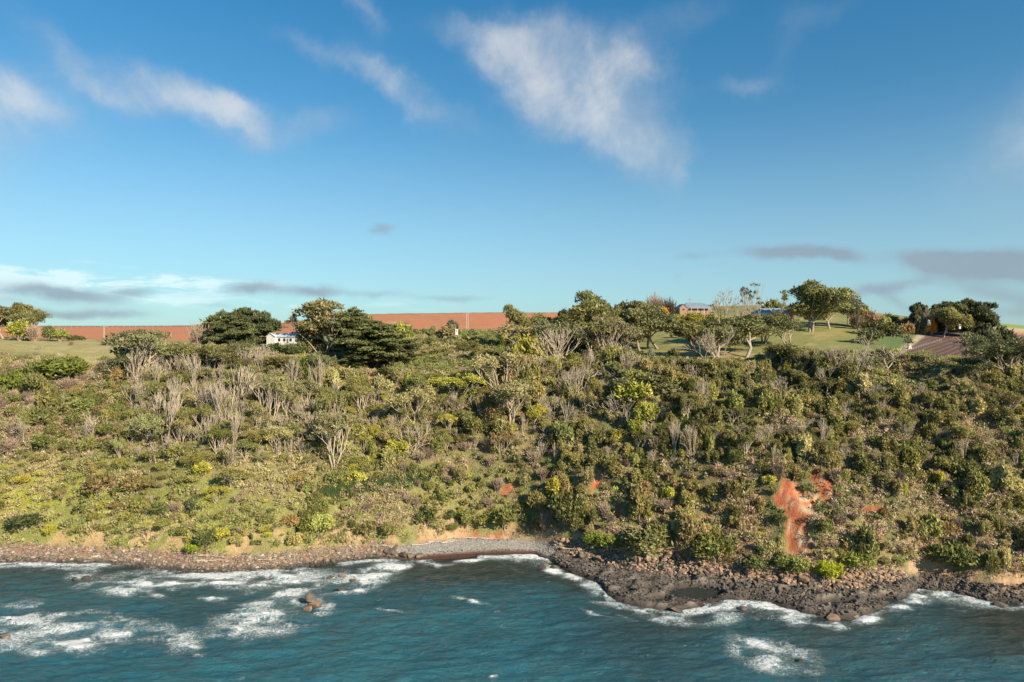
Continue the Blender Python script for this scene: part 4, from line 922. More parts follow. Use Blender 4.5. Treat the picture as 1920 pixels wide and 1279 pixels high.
def dryness(u, v):
    m = np.zeros(np.shape(u)); uu = u+30*(fbm(u/35, v/35, 3, 401)-.5)*2; vv = v+24*(fbm(u/35+7, v/35, 3, 403)-.5)*2
    for (a, b, c, d) in DRY: m = np.maximum(m, np.exp(-((uu-a)/c)**2-((vv-b)/d)**2))
    return m
def zone(u, v, n):
    """what grows at this place: list of (kind, weight), colours, size range (m), density 0..1"""
    if v < 700 and u < 240: return None
    if u < 240 and v < 850: return [('bush', 5), ('wattle', 2), ('teatree', 1), ('dead', .5), ('twiggy', .8)], [(GR, 4), (OLD, 2), (OL, 2), (BR, 1)], (3.4, 7.4), .9
    if 220 <= u < 610 and v < 880: return [('umbrella', 5), ('stemmy', 2.2), ('dead_fan', 1.0), ('dead', .9), ('slender', 2.6), ('spreading', .5), ('bush', .8)], [(GG, 3), (OL, 4), (KH, 1), (OLD, .7)], (4.8, 9.0), 1.0
    if u < 560 and v < 1045: return [('bush', 3.5), ('cushion', 1), ('twiggy', .7), ('umbrella', .8), ('dead_fan', .3), ('wattle', .5)], [(OL, 4), (YG_, 1.1), (GR, 1.4), (BR, 1), (KH, 1.8)], (2.0, 5.0), .45 if v > 870 else .8
    if u < 960 and v > 860: return [('bush', 5), ('wattle', 1.5), ('twiggy', .8), ('teatree', .8)], [(OL, 3), (GR, 2), (YG_, 1.4), (KH, 1.6), (BRT, .5)], (2.2, 5.2), .62
    if u < 950: return [('bush', 2), ('wattle', 3), ('stemmy', 2.3), ('umbrella', .8), ('spreading', 1.0), ('slender', 1.0), ('dead_fan', .4), ('teatree', 1.5), ('twiggy', .6)], [(OL, 4), (OLD, 1), (KH, 2), (YG_, .6), (BR, .7), (GR, .6)], (3.6, 7.0), .92
    if u < 1230 and v < 860: return [('stemmy', 3), ('wattle', 2.2), ('teatree', 3), ('spreading', 1.2), ('umbrella', 1), ('dead', .8), ('dead_fan', .6), ('slender', 2.4), ('gum', .4), ('bush', 1)], [(OL, 4), (OLD, 1.5), (YG_, .7), (KH, 1.5), (GG, 1)], (3.4, 6.6), .93
    if v < 880: return [('teatree', 7), ('stemmy', 1.6), ('wattle', 2), ('bush', 1.5), ('dead', .5), ('slender', 1.2), ('dead_fan', .3), ('spreading', .6)], [(OL, 4), (OLD, 3.5), (YG_, .5), (KH, 1), (GR, .8)], (3.2, 5.6), .95
    return [('teatree', 4), ('bush', 4), ('wattle', 1.5), ('twiggy', 1.0), ('cushion', .2)], [(OL, 4), (OLD, 1.4), (GR, 1.0), (KH, 2.2), (YG_, .5), (BR, .8)], (2.6, 5.4), .88
class Grid:
    def __init__(s, c=6.0): s.c = c; s.g = {}
    def add(s, x, y, r): s.g.setdefault((int(x//s.c), int(y//s.c)), []).append((x, y, r))
    def free(s, x, y, r, k=.78):
        i, j = int(x//s.c), int(y//s.c)
        for a in (-1, 0, 1):
            for b in (-1, 0, 1):
                for (px, py, pr) in s.g.get((i+a, j+b), ()):
                    if (px-x)**2+(py-y)**2 < ((pr+r)*k)**2: return False
        return True
grid = Grid(10.0)
for (x, y, r, k) in OCC: grid.add(x, y, r)
CAPV = [(-400, 665), (0, 668), (210, 672), (240, 640), (480, 645), (500, 664), (600, 666), (620, 684), (760, 690), (800, 700), (930, 690), (960, 640), (1160, 640), (1185, 668), (1410, 672), (1440, 655), (1680, 655), (1700, 672), (1760, 680), (1820, 670), (1860, 650), (2400, 650)]
EXTRA = []     # shrubs past the cap or outside the frame, grown as part of the scrub
REC = []
def rim_thicket(rng):
    for _ in range(1500):
        u = rng.uniform(745, 1180); ye = float(ip(u, EDGE_Y)); y = rng.uniform(ye+6, 392 if u < 1000 else 345); x = y*(u-960)/FP
        if fbm(np.array([x/14]), np.array([y/14]), 3, 301)[0] < .46: continue
        w = rng.uniform(2.2, 5.0); 
        if not grid.free(x, y, w*.5, .8): continue
        z = float(ground(x, y)); v = 640-FP*(z-H)/y; k = pick(rng, [('bush', 4), ('wattle', 2), ('teatree', 1), ('spreading', .4)]); h = min(w*rng.uniform(.6, 1.1), 4.0)
        if u > 950 and rng.random() < .45: k = pick(rng, [('gum', 2), ('stemmy', 2), ('slender', 1.5), ('spreading', 1)]); w = rng.uniform(5.5, 9); h = w*rng.uniform(1.1, 1.7)
        if v-h*FP/y < 609+(8 if u > 780 else 0) and u < 1000: h = max(.8, (v-617)*y/FP)
        grid.add(x, y, w*.5); c = pick(rng, [(OL, 4), (OLD, 2), (KH, 2), (GR, 1.5), (YG_, .5)])
        REC.append((w*h/(y*y), k, u, v, x, y, z, w, h, c))
def scatter():
    rng = np.random.default_rng(5); cnt = {}; NH = {}
    for o in PL: NH[o.name.split('.')[0]] = NH.get(o.name.split('.')[0], 0)+1
    N = 34000
    U = rng.uniform(-330, 2250, N); Q = rng.random(N); SZ = rng.random(N)
    yt = np.interp(U, UG, TTO); ye = ip(U, EDGE_Y); Y = yt+1.5+Q*(ye+26-yt); X = Y*(U-960)/FP; Z = ground(X, Y); V = 640-FP*(Z-H)/Y
    sm = np.maximum(slipmask(U, V, SLIPS, 3), slipmask(U, V, TANS, 3)*.9); dn = fbm(X/16, Y/16, 3, 201)
    DR = dryness(U, V); pdk = sdpoly(U, V, PADDOCK) < 2; plg = sdpoly(U, V, PLOUGH) < 8; grs = sdpoly(U, V, GRASSL) < 0
    reed = (np.abs(V-(915-.16*(U-690))) < 11) & (U > 590) & (U < 800)
    shp = sdpoly(U, V, [(1560, 672), (1860, 672), (1850, 760), (1760, 770), (1640, 720)]) < 0
    for i in range(N):
        u, v, x, y, z = U[i], V[i], X[i], Y[i], Z[i]
        if sm[i] > .3 or ((pdk[i] or plg[i]) and y > ye[i]-4) or grs[i] or reed[i]: continue
        if v < 640: continue
        if u < 200 and v < 668+.1*u: continue
        if 1240 < u < 1420 and 655 < v < 676: continue
        zz = zone(u, v, dn[i])
        if zz is None: continue
        kinds, cols, (s0, s1), dens = zz
        if dens < 1 and rng.random() > dens+(dn[i]-.5)*1.8: continue
        if rng.random() < DR[i]*1.25-.15: continue
        k = pick(rng, kinds); w = (s0*.75+(s1*1.12-s0*.75)*SZ[i]**2.0)*(1-.25*i/N)
        if DR[i] > .25 and k in ('bush', 'wattle') and rng.random() < .5: k = 'twiggy'
        if k in ('umbrella', 'stemmy', 'spreading'): w *= 1.15
        if shp[i]: w *= .55; k = 'bush' if k != 'twiggy' else k
        r = w*.5
        if not grid.free(x, y, r, .56 if u > 200 and v < 880 else .66): continue
        grid.add(x, y, r)
        h = w*{'bush': .8, 'teatree': 1.55, 'wattle': 1.15, 'umbrella': 1.05, 'stemmy': 1.45, 'spreading': 1.1, 'dead': 1.6, 'dead_fan': 1.4, 'slender': 1.9, 'twiggy': .85, 'cushion': .6, 'gum': 1.5}[k]*rng.uniform(.75, 1.1)*(1.45 if rng.random() < .22 else 1)
        if k == 'teatree': w *= .85
        c = pick(rng, cols)
        if v < 690 and 1560 < u < 1920: h *= .8
        hp = h*FP/y; lim = ip(u, CAPV)
        if v-hp < lim:
            h = max((v-lim)*y/FP, .9); w = min(w, h*1.5)
        if k not in ('twiggy', 'dead') and float(slipmask(np.array([u, u, u-w*3.2, u+w*3.2]), np.array([v-hp*.9, v-hp*.45, v-hp*.4, v-hp*.4]), SLIPS+TANS[:2], 3).max()) > .2: h = .6; w = 1.1; k = 'bush'
        REC.append((w*h/(y*y), k, u, v, x, y, z, w, h, c))
    rim_thicket(rng)
    REC.sort(key=lambda q: -q[0])
    for (_, k, u, v, x, y, z, w, h, c) in REC:
        kn = KINDN[k][0]
        if cnt.get(kn, NH.get(kn, 0)) >= 298 or u < -60 or u > 1980:
            EXTRA.append((x, y, z, w, h, c, k)); continue
        cnt[kn] = cnt.get(kn, NH.get(kn, 0))+1
        if k in ('dead', 'dead_fan', 'twiggy', 'slender'): lab = f'{sizew(w)} {"grey" if k != "twiggy" else "brown"} {KD[k].replace("brown ", "")} {where(u, v)}'
        else: lab = f'{sizew(w)} {cname[c]} {KD[k]} {where(u, v)}'
        cc = tuple(a*b for a, b in zip(c, (1.34, 1.30, 1.2))) if u > 900 else tuple(a*b for a, b in zip(c, (1.12, 1.15, 1.05)))
        if u < 560 and v > 860: cc = tuple(a*b for a, b in zip(c, (1.15, 1.2, .9)))
        plant(k, x, y, z, h, w, cc, lab, GROUPS[k], lean=.1, jit=.2)
    print('scatter', cnt, 'extra', len(EXTRA))
scatter()

def build_scrub():
    """low scrub, seedlings and dry brush that nobody could count, one mesh"""
    rng = np.random.default_rng(77); VS, FS, CS, TS = [], [], [], []; nv = 0
    def add(V, F, c, T):
        nonlocal nv
        VS.append(V); FS.append(F+nv); nv += len(V); CS.append(np.broadcast_to(c, (len(V), 3)) if np.ndim(c) == 1 else c); TS.append(T)
    for (x, y, z, w, h, c, k) in EXTRA:
        cl = [(x+rng.normal(0, w*.16), y+rng.normal(0, w*.16), z+h*rng.uniform(.3, .8), w*.27, w*.27, h*.24) for _ in range(7)]
        P, N, T = clump_cloud(rng, cl, 34); V, F = leaves(rng, P, N, .42, 1.7); add(V, F, np.array(c)*rng.uniform(.8, 1.2), np.repeat(T, 4))
    N = 24000
    U = rng.uniform(-400, 2320, N); yt = np.interp(U, UG, TTO); ye = ip(U, EDGE_Y)
    cen = sst(U, 740, 790)*(1-sst(U, 1230, 1260)); reach = np.where(U < 1100, 400, 345)
    Y = yt+rng.random(N)**.9*((ye+12)*(1-cen)+reach*cen-yt); X = Y*(U-960)/FP; Z = ground(X, Y); V_ = 640-FP*(Z-H)/Y
    sm = np.maximum(slipmask(U, V_, SLIPS, 3), slipmask(U, V_, TANS, 3)*.55*(rng.random(N) < .5)); sm = np.maximum(sm, slipmask(U, V_-5, SLIPS, 3))
    bad = ((sdpoly(U, V_, PADDOCK) < 2) | (sdpoly(U, V_, PLOUGH) < 8)) & (Y > ye-4) | (sdpoly(U, V_, GRASSL) < 4)
    DR = dryness(U, V_); dn = fbm(X/7, Y/7, 3, 207)+.15*DR; d2 = fbm(X/16, Y/16, 3, 209)
    pal = np.array([(.105, .115, .04), (.14, .14, .055), (.085, .115, .035), (.21, .17, .10), (.17, .125, .07), (.17, .19, .055), (.24, .20, .12)])
    for i in range(N):
        if (sm[i] > .35 and rng.random() > .03) or bad[i] or V_[i] < 614: continue
        u, v = U[i], V_[i]; low = u < 600 and v > 860
        if dn[i] < .36 or (low and dn[i] < .40): continue
        w = rng.uniform(1.0, 3.2); h = w*rng.uniform(.45, .85); x, y, z = X[i], Y[i], Z[i]
        c = pal[int(rng.random()*2.6+d2[i]*6) % 7]*rng.uniform(.8, 1.25)
        if low: c = c*.4+np.array((.165, .18, .058) if d2[i] < .5 else (.26, .225, .11))*.62
        if 600 <= u < 960 and v > 850: c = c*.6+np.array((.17, .17, .06))*.45
        if u > 1150 and v > 860 and rng.random() < .5: c = np.array((.27, .21, .145) if rng.random() < .7 else (.30, .20, .15))*rng.uniform(.75, 1.15)
        if DR[i] > .3 and rng.random() < .75: c = np.array([(.27, .215, .135), (.22, .19, .11), (.25, .18, .13)][i % 3])*rng.uniform(.8, 1.15)
        if v < 700 and 740 < u < 1000: c = np.array((.13, .145, .045) if d2[i] < .52 else (.20, .17, .09))*rng.uniform(.75, 1.2)
        P, N_, T = clump_cloud(rng, [(x, y, z+h*.35, w*.5, w*.5, h*.65)] + [(x+rng.normal(0, w*.35), y+rng.normal(0, w*.35), z+h*.5, w*.28, w*.28, h*.45) for _ in range(2)], 30); V, F = leaves(rng, P, N_, .24, 1.9, .7, .6); add(V, F, c, np.repeat(T, 4))
    V = np.vstack(VS); F = np.vstack(FS)
    me = mesh_np('scrub', V, F, M_FOLV, np.vstack(CS), np.concatenate(TS)); tag(link('scrub', me), 'low tangled scrub covering the slope between the trees', 'scrub', kind='stuff')
    print('scrub faces', len(F))
build_scrub()
def blades(rng, X, Y, Z, h, wd, splay=.35):
    n = len(X); a = rng.uniform(0, 6.28, n); b = np.stack([X, Y, Z-.1], 1); s = np.stack([np.cos(a), np.sin(a), 0*a], 1)*wd[:, None]; t = b+np.stack([rng.normal(0, splay, n)*h, rng.normal(0, splay, n)*h, h], 1)
    V = np.stack([b-s, b+s, t], 1).reshape(-1, 3); return V, np.arange(3*n).reshape(-1, 3)
def build_grass():
    rng = np.random.default_rng(99); N = 230000
    U = rng.uniform(-300, 2200, N); yt = np.interp(U, UG, TTO); ye = ip(U, EDGE_Y); Y = yt+.5+rng.random(N)*(ye+45-yt); X = Y*(U-960)/FP
    tx = X+rng.normal(0, .3, N); X = tx; Z = ground(X, Y); V_ = 640-FP*(Z-H)/Y
    sm = np.maximum(slipmask(U, V_, SLIPS, 3), slipmask(U, V_, TANS, 3)*.7); ok = (sm < .4) & (Y > yt) & (sdpoly(U, V_, PLOUGH) > 4)
    ok &= fbm(X/3, Y/3, 3, 213) > .4
    X, Y, Z, U, V_, ye_ = X[ok], Y[ok], Z[ok], U[ok], V_[ok], ye[ok]; n = len(X)
    col, _, _, _ = ground_colour(X, Y, Z)
    pd = (Y > ye_+8); h = rng.uniform(.35, 1.0, n)*np.where(pd, .35, 1); V, F = blades(rng, X, Y, Z, h, rng.uniform(.05, .16, n)*np.where(pd, .6, 1))
    col = col*rng.uniform(.7, 1.35, (n, 1))*np.array([1.05, 1.0, .9]); c = np.repeat(col, 3, 0)
    me = mesh_np('grass', V, F, M_FOLV, c, np.full(len(V), .2)); tag(link('grass', me), 'rough straw coloured and green grass on the slope', 'grass', kind='stuff')
    # the belt of green reeds
    n = 9000; U = rng.uniform(588, 805, n); vv = 915-.16*(U-690)+rng.normal(0, 5.5, n)*np.clip((U-585)/40, .3, 1)
    yy = 204+(945-vv)*.0; tabu = np.arange(585, 811, 4.0); tabv = np.arange(880, 950, 3.0)
    PY = np.array([[at(a, b)[1] for b in tabv] for a in tabu]); iu = np.clip(((U-585)/4).astype(int), 0, len(tabu)-1); iv = np.clip(((vv-880)/3).astype(int), 0, len(tabv)-1)
    Y = PY[iu, iv]+rng.uniform(-.6, .6, n); X = Y*(U-960)/FP; Z = ground(X, Y)
    V, F = blades(rng, X, Y, Z, rng.uniform(.9, 1.9, n), rng.uniform(.06, .16, n), .2)
    c = np.repeat(np.array([.070, .098, .036])*rng.uniform(.7, 1.3, (n, 1)), 3, 0)
    me = mesh_np('reeds', V, F, M_FOLV, c, np.full(len(V), .2)); tag(link('reeds', me), 'curving belt of dark green reeds across the middle slope', 'reeds', kind='stuff')
build_grass()

# ------------------------------------------------------------------ rocks
def ico(sub):
    t = (1+5**.5)/2; V = [(-1, t, 0), (1, t, 0), (-1, -t, 0), (1, -t, 0), (0, -1, t), (0, 1, t), (0, -1, -t), (0, 1, -t), (t, 0, -1), (t, 0, 1), (-t, 0, -1), (-t, 0, 1)]
    F = [(0, 11, 5), (0, 5, 1), (0, 1, 7), (0, 7, 10), (0, 10, 11), (1, 5, 9), (5, 11, 4), (11, 10, 2), (10, 7, 6), (7, 1, 8), (3, 9, 4), (3, 4, 2), (3, 2, 6), (3, 6, 8), (3, 8, 9), (4, 9, 5), (2, 4, 11), (6, 2, 10), (8, 6, 7), (9, 8, 1)]
    V = [np.array(v)/np.linalg.norm(v) for v in V]
    for _ in range(sub):
        nf = []; mid = {}
        def mp(a, b):
            k = (min(a, b), max(a, b))
            if k not in mid: m_ = V[a]+V[b]; V.append(m_/np.linalg.norm(m_)); mid[k] = len(V)-1
            return mid[k]
        for a, b, c in F: x, y, z = mp(a, b), mp(b, c), mp(c, a); nf += [(a, x, z), (b, y, x), (c, z, y), (x, y, z)]
        F = nf
    return np.array(V), np.array(F)
I1 = ico(1); I2 = ico(2); I0 = ico(0)
def rock_verts(rng, base, rough=.25):
    V = base.copy()
    for _ in range(15 if len(V) > 100 else 7):      # chop flat facets
        d = rng.normal(0, 1, 3); d /= np.linalg.norm(d); k = rng.uniform(.42, .8); s = V@d; V = V-np.where(s > k, s-k, 0)[:, None]*d
    return V*(1+rough*.4*rng.normal(0, .3, (len(V), 1)))
ROCKM = []; I3 = ico(3)
_r = np.random.default_rng(3)
for mt in (M_BASALT, M_BROWNROCK):
    ROCKM.append([mesh_np('boulder', rock_verts(_r, I3[0], .12), I3[1], mt) for _ in range(7)])
def boulder(u, v, w, hgt=.7, m=0, label='', group=None, y=None, z=None, rot=None, dz=0, cat='boulder', name='boulder', var=None):
    x, yy, zz = at(u, v) if y is None else on(u, y)
    if z is not None: zz = z; yy = FP*(H-z)/(v-640); x = yy*(u-960)/FP
    o = link(name, ROCKM[m][rnd.randrange(7) if var is None else var]); s = w*.5
    o.location = (x, yy, zz+s*hgt*.35+dz); o.scale = (s, s*rnd.uniform(.7, 1), s*hgt); o.rotation_euler = (rnd.uniform(-.3, .3), rnd.uniform(-.3, .3), rnd.uniform(0, 6.28) if rot is None else rot)
    tag(o, label, cat, group); PL.append(o); return o
BL = [('the russet boulder', 1122, 1052), ('the tidal pool', 1305, 1108), ('the round grey-brown boulder', 1368, 1081), ('the big brown boulder', 1405, 1084), ('the tan boulder', 1476, 1097), ('the lime green bush', 1556, 1085), ('the outer shelf pool', 1570, 1127), ('the left end of the shelf', 1065, 1055), ('the wide olive thicket', 1215, 1060), ('the tan bank foot', 1650, 1090), ('the small left pool', 1235, 1120), ('the shelf corner', 1150, 1105), ('the shelf tip', 1560, 1155), ('the fresh green bush', 1115, 1040), ('the tall olive thicket', 1345, 1062)]
def where_b(u, v):
    n, a, b = min(BL, key=lambda q: (q[1]-u)**2+((q[2]-v)*1.5)**2); dx, dy = u-a, (v-b)*1.5
    return (('right of ' if dx > 0 else 'left of ') if abs(dx) > abs(dy) else ('in front of ' if dy > 0 else 'behind '))+n
def build_rocks():
    rng = np.random.default_rng(8)
    # stack in the sea
    o = boulder(583, 1133, 2.8, 1.1, 0, 'dark upper block of the lone rock stack in the surf', z=0.3, dz=.9, name='sea_rock', cat='rock', var=0); o.rotation_euler = (0, 0, .5)
    boulder(592, 1138, 3.7, .7, 1, 'tan middle block of the lone rock stack in the surf', z=0.2, name='sea_rock', cat='rock', var=4)
    boulder(576, 1145, 3.3, .6, 1, 'tan lowest block of the lone rock stack in the surf', z=-.1, name='sea_rock', cat='rock', var=5)
    for (u, v, w, h_, m_, l) in [(642, 1082, 3.6, .7, 1, 'tan topped rock off the end of the cobble shore'), (620, 1085, 5, .4, 0, 'low dark reef rock left of the tan topped rock'), (660, 1090, 5, .35, 0, 'low dark reef rock right of the tan topped rock'), (605, 1098, 4, .3, 0, 'dark reef rock awash nearer the rock stack'), (640, 1106, 4.5, .3, 0, 'flat dark reef rock awash in the foam'),
                                (508, 1083, 2, .7, 1, 'small tan rock in the foam off the cobbles'), (140, 1087, 3.6, .5, 0, 'dark rock awash off the left shore, left of the pair'), (163, 1085, 5, .45, 0, 'wider dark rock awash off the left shore'), (150, 1076, 3, .5, 0, 'rear dark rock awash off the left shore'), (10, 1195, 4, .35, 1, 'brown rock awash in the big left foam patch'), (15, 1165, 3, .3, 0, 'small dark rock in the left foam patch'),
                                (1420, 1246, 3.6, .25, 0, 'dark rock in the left of the round foam patch'), (1445, 1243, 3.5, .25, 0, 'dark rock in the middle of the round foam patch'), (1500, 1240, 4, .25, 0, 'dark rock on the right of the round foam patch'), (1018, 1064, 7, .35, 0, 'low black reef rock off the pebble beach'), (1035, 1068, 6, .3, 0, 'low black reef rock joining the rock shelf'),
                                (1270, 1147, 8, .3, 0, 'brown black rock tongue at the shelf edge'), (1390, 1143, 5, .3, 0, 'dark rock awash off the middle of the shelf'), (1880, 1137, 7, .25, 0, 'dark flat rock awash at the right edge'), (1560, 1160, 6, .4, 1, 'tan rock on the outermost point of the shelf'), (1605, 1158, 5, .35, 1, 'brown rock at the outer shelf point, right of the tan one')]:
        boulder(u, v, w*.6, h_, m_, l, z=0.05, name='reef_rock', cat='rock')
    for (u, v, w, m_, l) in [(735, 1040, 5, 0, 'large dark boulder at the left end of the pebble beach'), (757, 1045, 4.4, 0, 'dark boulder second from the left at the pebble beach'), (770, 1048, 4, 0, 'dark boulder at the water by the pebble beach'), (786, 1047, 3.4, 0, 'small dark boulder right of the boulder cluster by the pebbles'), (742, 1030, 3.5, 0, 'rear dark boulder behind the cluster by the pebbles'), (722, 1036, 3, 0, 'left dark boulder of the cluster by the pebbles'),
                             (1505, 1096, 5.2, 1, 'round brown boulder on the black shelf'), (1476, 1097, 4.2, 1, 'tan boulder left of the round brown boulder'), (1520, 1093, 4, 0, 'dark boulder right of the round brown one'), (1405, 1084, 4.6, 1, 'big brown boulder in the boulder band'), (1368, 1081, 3.6, 1, 'round grey brown boulder in the boulder band'), (1122, 1052, 4.5, 1, 'large russet boulder at the left of the shelf')]:
        boulder(u, v, w*.7, .8, m_, l)
    # countable boulders of the right hand band
    n = 0
    while n < 230:
        u = rng.uniform(1050, 1690); t = rng.random()**2.4; yt = float(np.interp(u, UG, TTO)); ys = float(np.interp(u, UG, TSH)); y = yt+1-t*(min(8, yt-ys)); x, y, z = on(u, y)
        if z < .4: continue
        v = 640-FP*(z-H)/y; w = rng.uniform(.9, 2.3); m_ = 1 if (t < .35 and rng.random() < .75) else 0
        cell = where_b(u, v) or 'left of the tidal pool' if u < 1240 else ('behind the tidal pool' if u < 1380 else ('right of the tidal pool' if u < 1500 else 'below the orange landslip' if u < 1590 else 'at the foot of the tan bank'))
        boulder(u, v, w, .75, m_, f'{"brown" if m_ else "black"} {"large" if w > 1.8 else "middling" if w > 1.3 else "small"} boulder {cell}', 'boulders along the rock shelf', y=y); n += 1
    # cobbles: uncountable
    VS, FS, CS = [], [], []; nv = 0
    def heap(n, u0, u1, t0, t1, s0, s1, cols, base=I0, flat=.7):
        nonlocal nv
        for _ in range(n):
            u = rng.uniform(u0, u1); yt = np.interp(u, UG, TTO); ys = np.interp(u, UG, TSH); y = ys+(yt-ys)*rng.uniform(t0, t1)
            XX.append((y*(u-960)/FP, y, rng.uniform(s0, s1)**1.0, cols[rng.integers(len(cols))], flat))
    XX = []
    br = [(.22, .165, .12), (.28, .215, .16), (.16, .125, .095), (.26, .15, .10), (.33, .28, .22), (.15, .135, .11)]
    heap(6500, -300, 745, .18, 1.05, .22, .6, br); heap(700, -300, 745, .0, 1.05, .7, 1.3, br); heap(1800, -300, 745, -.1, .3, .4, .9, [(.09, .08, .07), (.13, .11, .09)])
    gy = [(.30, .29, .27), (.24, .23, .21), (.36, .34, .31)]
    heap(2500, 735, 1045, .25, 1.0, .2, .42, gy); heap(300, 740, 1045, -.05, .3, .25, .5, [(.10, .05, .035), (.08, .06, .05)])
    bk = [(.06, .052, .045), (.10, .085, .07), (.14, .12, .10), (.08, .07, .06)]
    heap(4200, 1040, 2250, .05, .8, .3, .8, bk); heap(1900, 1040, 1700, .8, 1.12, .4, 1.2, [(.28, .18, .12), (.34, .23, .16), (.2, .15, .11), (.15, .12, .1)])
    A = np.array([(a[0], a[1], a[2]) for a in XX]); Z = ground(A[:, 0], A[:, 1]); nb = len(I0[0]); keep = Z > -.4
    for (x, y, s, c, fl), z, kp in zip(XX, Z, keep):
        if not kp: continue
        q = I0[0]*rng.uniform(.65, 1.2, (nb, 1)); an = rng.uniform(0, 6.28); ca, sa = math.cos(an), math.sin(an)
        q = q*np.array([s*.6, s*.45, s*fl*.5]); q = np.stack([q[:, 0]*ca-q[:, 1]*sa, q[:, 0]*sa+q[:, 1]*ca, q[:, 2]], 1)+np.array([x, y, z+s*.15])
        VS.append(q); FS.append(I0[1]+nv); nv += nb; CS.append(np.broadcast_to(np.array(c)*rng.uniform(.7, 1.25), (nb, 3)))
    m, t = new_mat('cobbles')
    col = t.node('ShaderNodeAttribute', attribute_name='col').outputs['Color']; g = t.node('ShaderNodeNewGeometry').outputs['Position']
    wet = t.ss(t.node('ShaderNodeSeparateXYZ', {0: g}).outputs[2], .25, 1.2); c = t.mix(wet, t.mix(.55, col, (.02, .017, .015)), col)
    bs = t.node('ShaderNodeBsdfPrincipled', {'Base Color': c, 'Roughness': t.m('MULTIPLY_ADD', wet, .45, .45), 'Specular IOR Level': .3}); t.node('ShaderNodeOutputMaterial', {0: bs.outputs[0]})
    me = mesh_np('cobbles', np.vstack(VS), np.vstack(FS), m, np.vstack(CS)); tag(link('cobbles', me), 'loose cobbles, pebbles and rubble along the shoreline', 'cobbles', kind='stuff')
build_rocks()

# ------------------------------------------------------------------ built things
class MB:
    def __init__(s): s.V = []; s.F = []
    def box(s, x0, x1, y0, y1, z0, z1):
        n = len(s.V); s.V += [(x, y, z) for z in (z0, z1) for y in (y0, y1) for x in (x0, x1)]
        s.F += [tuple(n+i for i in f) for f in ((0, 2, 3, 1), (4, 5, 7, 6), (0, 1, 5, 4), (2, 6, 7, 3), (0, 4, 6, 2), (1, 3, 7, 5))]; return s
    def poly(s, P, F):
        n = len(s.V); s.V += list(P); s.F += [tuple(n+i for i in f) for f in F]; return s
    def rod(s, a, b, r0, r1=None, k=8):
        V, F = tubes([(np.array(a, float), np.array(b, float), r0, r1 if r1 is not None else r0)], k); n = len(s.V); s.V += [tuple(v) for v in V]; s.F += [tuple(int(i)+n for i in f) for f in F]
        s.F += [tuple(n+k+i for i in range(k)), tuple(n+k-1-i for i in range(k))]; return s
    def build(s, name, mat, parent=None):
        me = bpy.data.meshes.new(name); me.from_pydata([tuple(map(float, v)) for v in s.V], [], s.F); me.materials.append(mat); me.update()
        return link(name, me, parent)
def thing(name, loc, rz, label, cat, group=None):
    o = link(name, None); o.location = loc; o.rotation_euler = (0, 0, rz); return tag(o, label, cat, group)
def gable(mb, x0, x1, y0, y1, z0, z1, ov=.4, t=.15, axis='x'):
    """a pitched roof with thickness, ridge along the axis"""
    def P(x, y, z): return (x, y, z) if axis == 'x' else (y, x, z)
    if axis == 'y': x0, x1, y0, y1 = y0, y1, x0, x1
    x0 -= ov; x1 += ov; ym = (y0+y1)/2; dz = (z1-z0)*ov/((y1-y0)/2)
    for s, ye in ((0, y0-ov), (1, y1+ov)):
        pts = [P(x0, ye, z0-dz), P(x1, ye, z0-dz), P(x1, ym, z1), P(x0, ym, z1)]; pts += [(p[0], p[1], p[2]+t) for p in pts]
        mb.poly(pts, [(0, 1, 2, 3), (4, 5, 6, 7), (0, 1, 5, 4), (1, 2, 6, 5), (2, 3, 7, 6), (3, 0, 4, 7)])
    return mb
def gable_end(mb, x, y0, y1, z0, z1, t=.1, axis='x'):
    def P(x, y, z): return (x, y, z) if axis == 'x' else (y, x, z)
    pts = [P(x, y0, z0), P(x, y1, z0), P(x, (y0+y1)/2, z1)]+[P(x+t, y0, z0), P(x+t, y1, z0), P(x+t, (y0+y1)/2, z1)]
    mb.poly(pts, [(0, 1, 2), (3, 4, 5), (0, 1, 4, 3), (1, 2, 5, 4), (2, 0, 3, 5)]); return mb
def hip(mb, x0, x1, y0, y1, z0, z1, ov=.5):
    x0 -= ov; x1 += ov; y0 -= ov; y1 += ov; ym = (y0+y1)/2; k = (y1-y0)/2
    P = [(x0, y0, z0), (x1, y0, z0), (x1, y1, z0), (x0, y1, z0), (x0+k, ym, z1), (x1-k, ym, z1)]; P += [(a, b, z0-.2) for a, b, _ in P[:4]]
    mb.poly(P, [(0, 1, 5, 4), (1, 2, 5), (2, 3, 4, 5), (3, 0, 4), (6, 7, 1, 0), (7, 8, 2, 1), (8, 9, 3, 2), (9, 6, 0, 3), (6, 9, 8, 7)]); return mb
def window(par, x, y, z, w, h, face='y'):
    f = MB()
    if face == 'y': f.box(x-w/2-.08, x+w/2+.08, y-.06, y, z-.08, z+h+.08); o = f.build('window', M_WHITE, par); MB().box(x-w/2, x+w/2, y-.08, y-.063, z, z+h).build('pane', M_GLASS, o)
    else: f.box(x, x+.06, y-w/2-.08, y+w/2+.08, z-.08, z+h+.08); o = f.build('window', M_WHITE, par); MB().box(x+.063, x+.08, y-w/2, y+w/2, z, z+h).build('pane', M_GLASS, o)
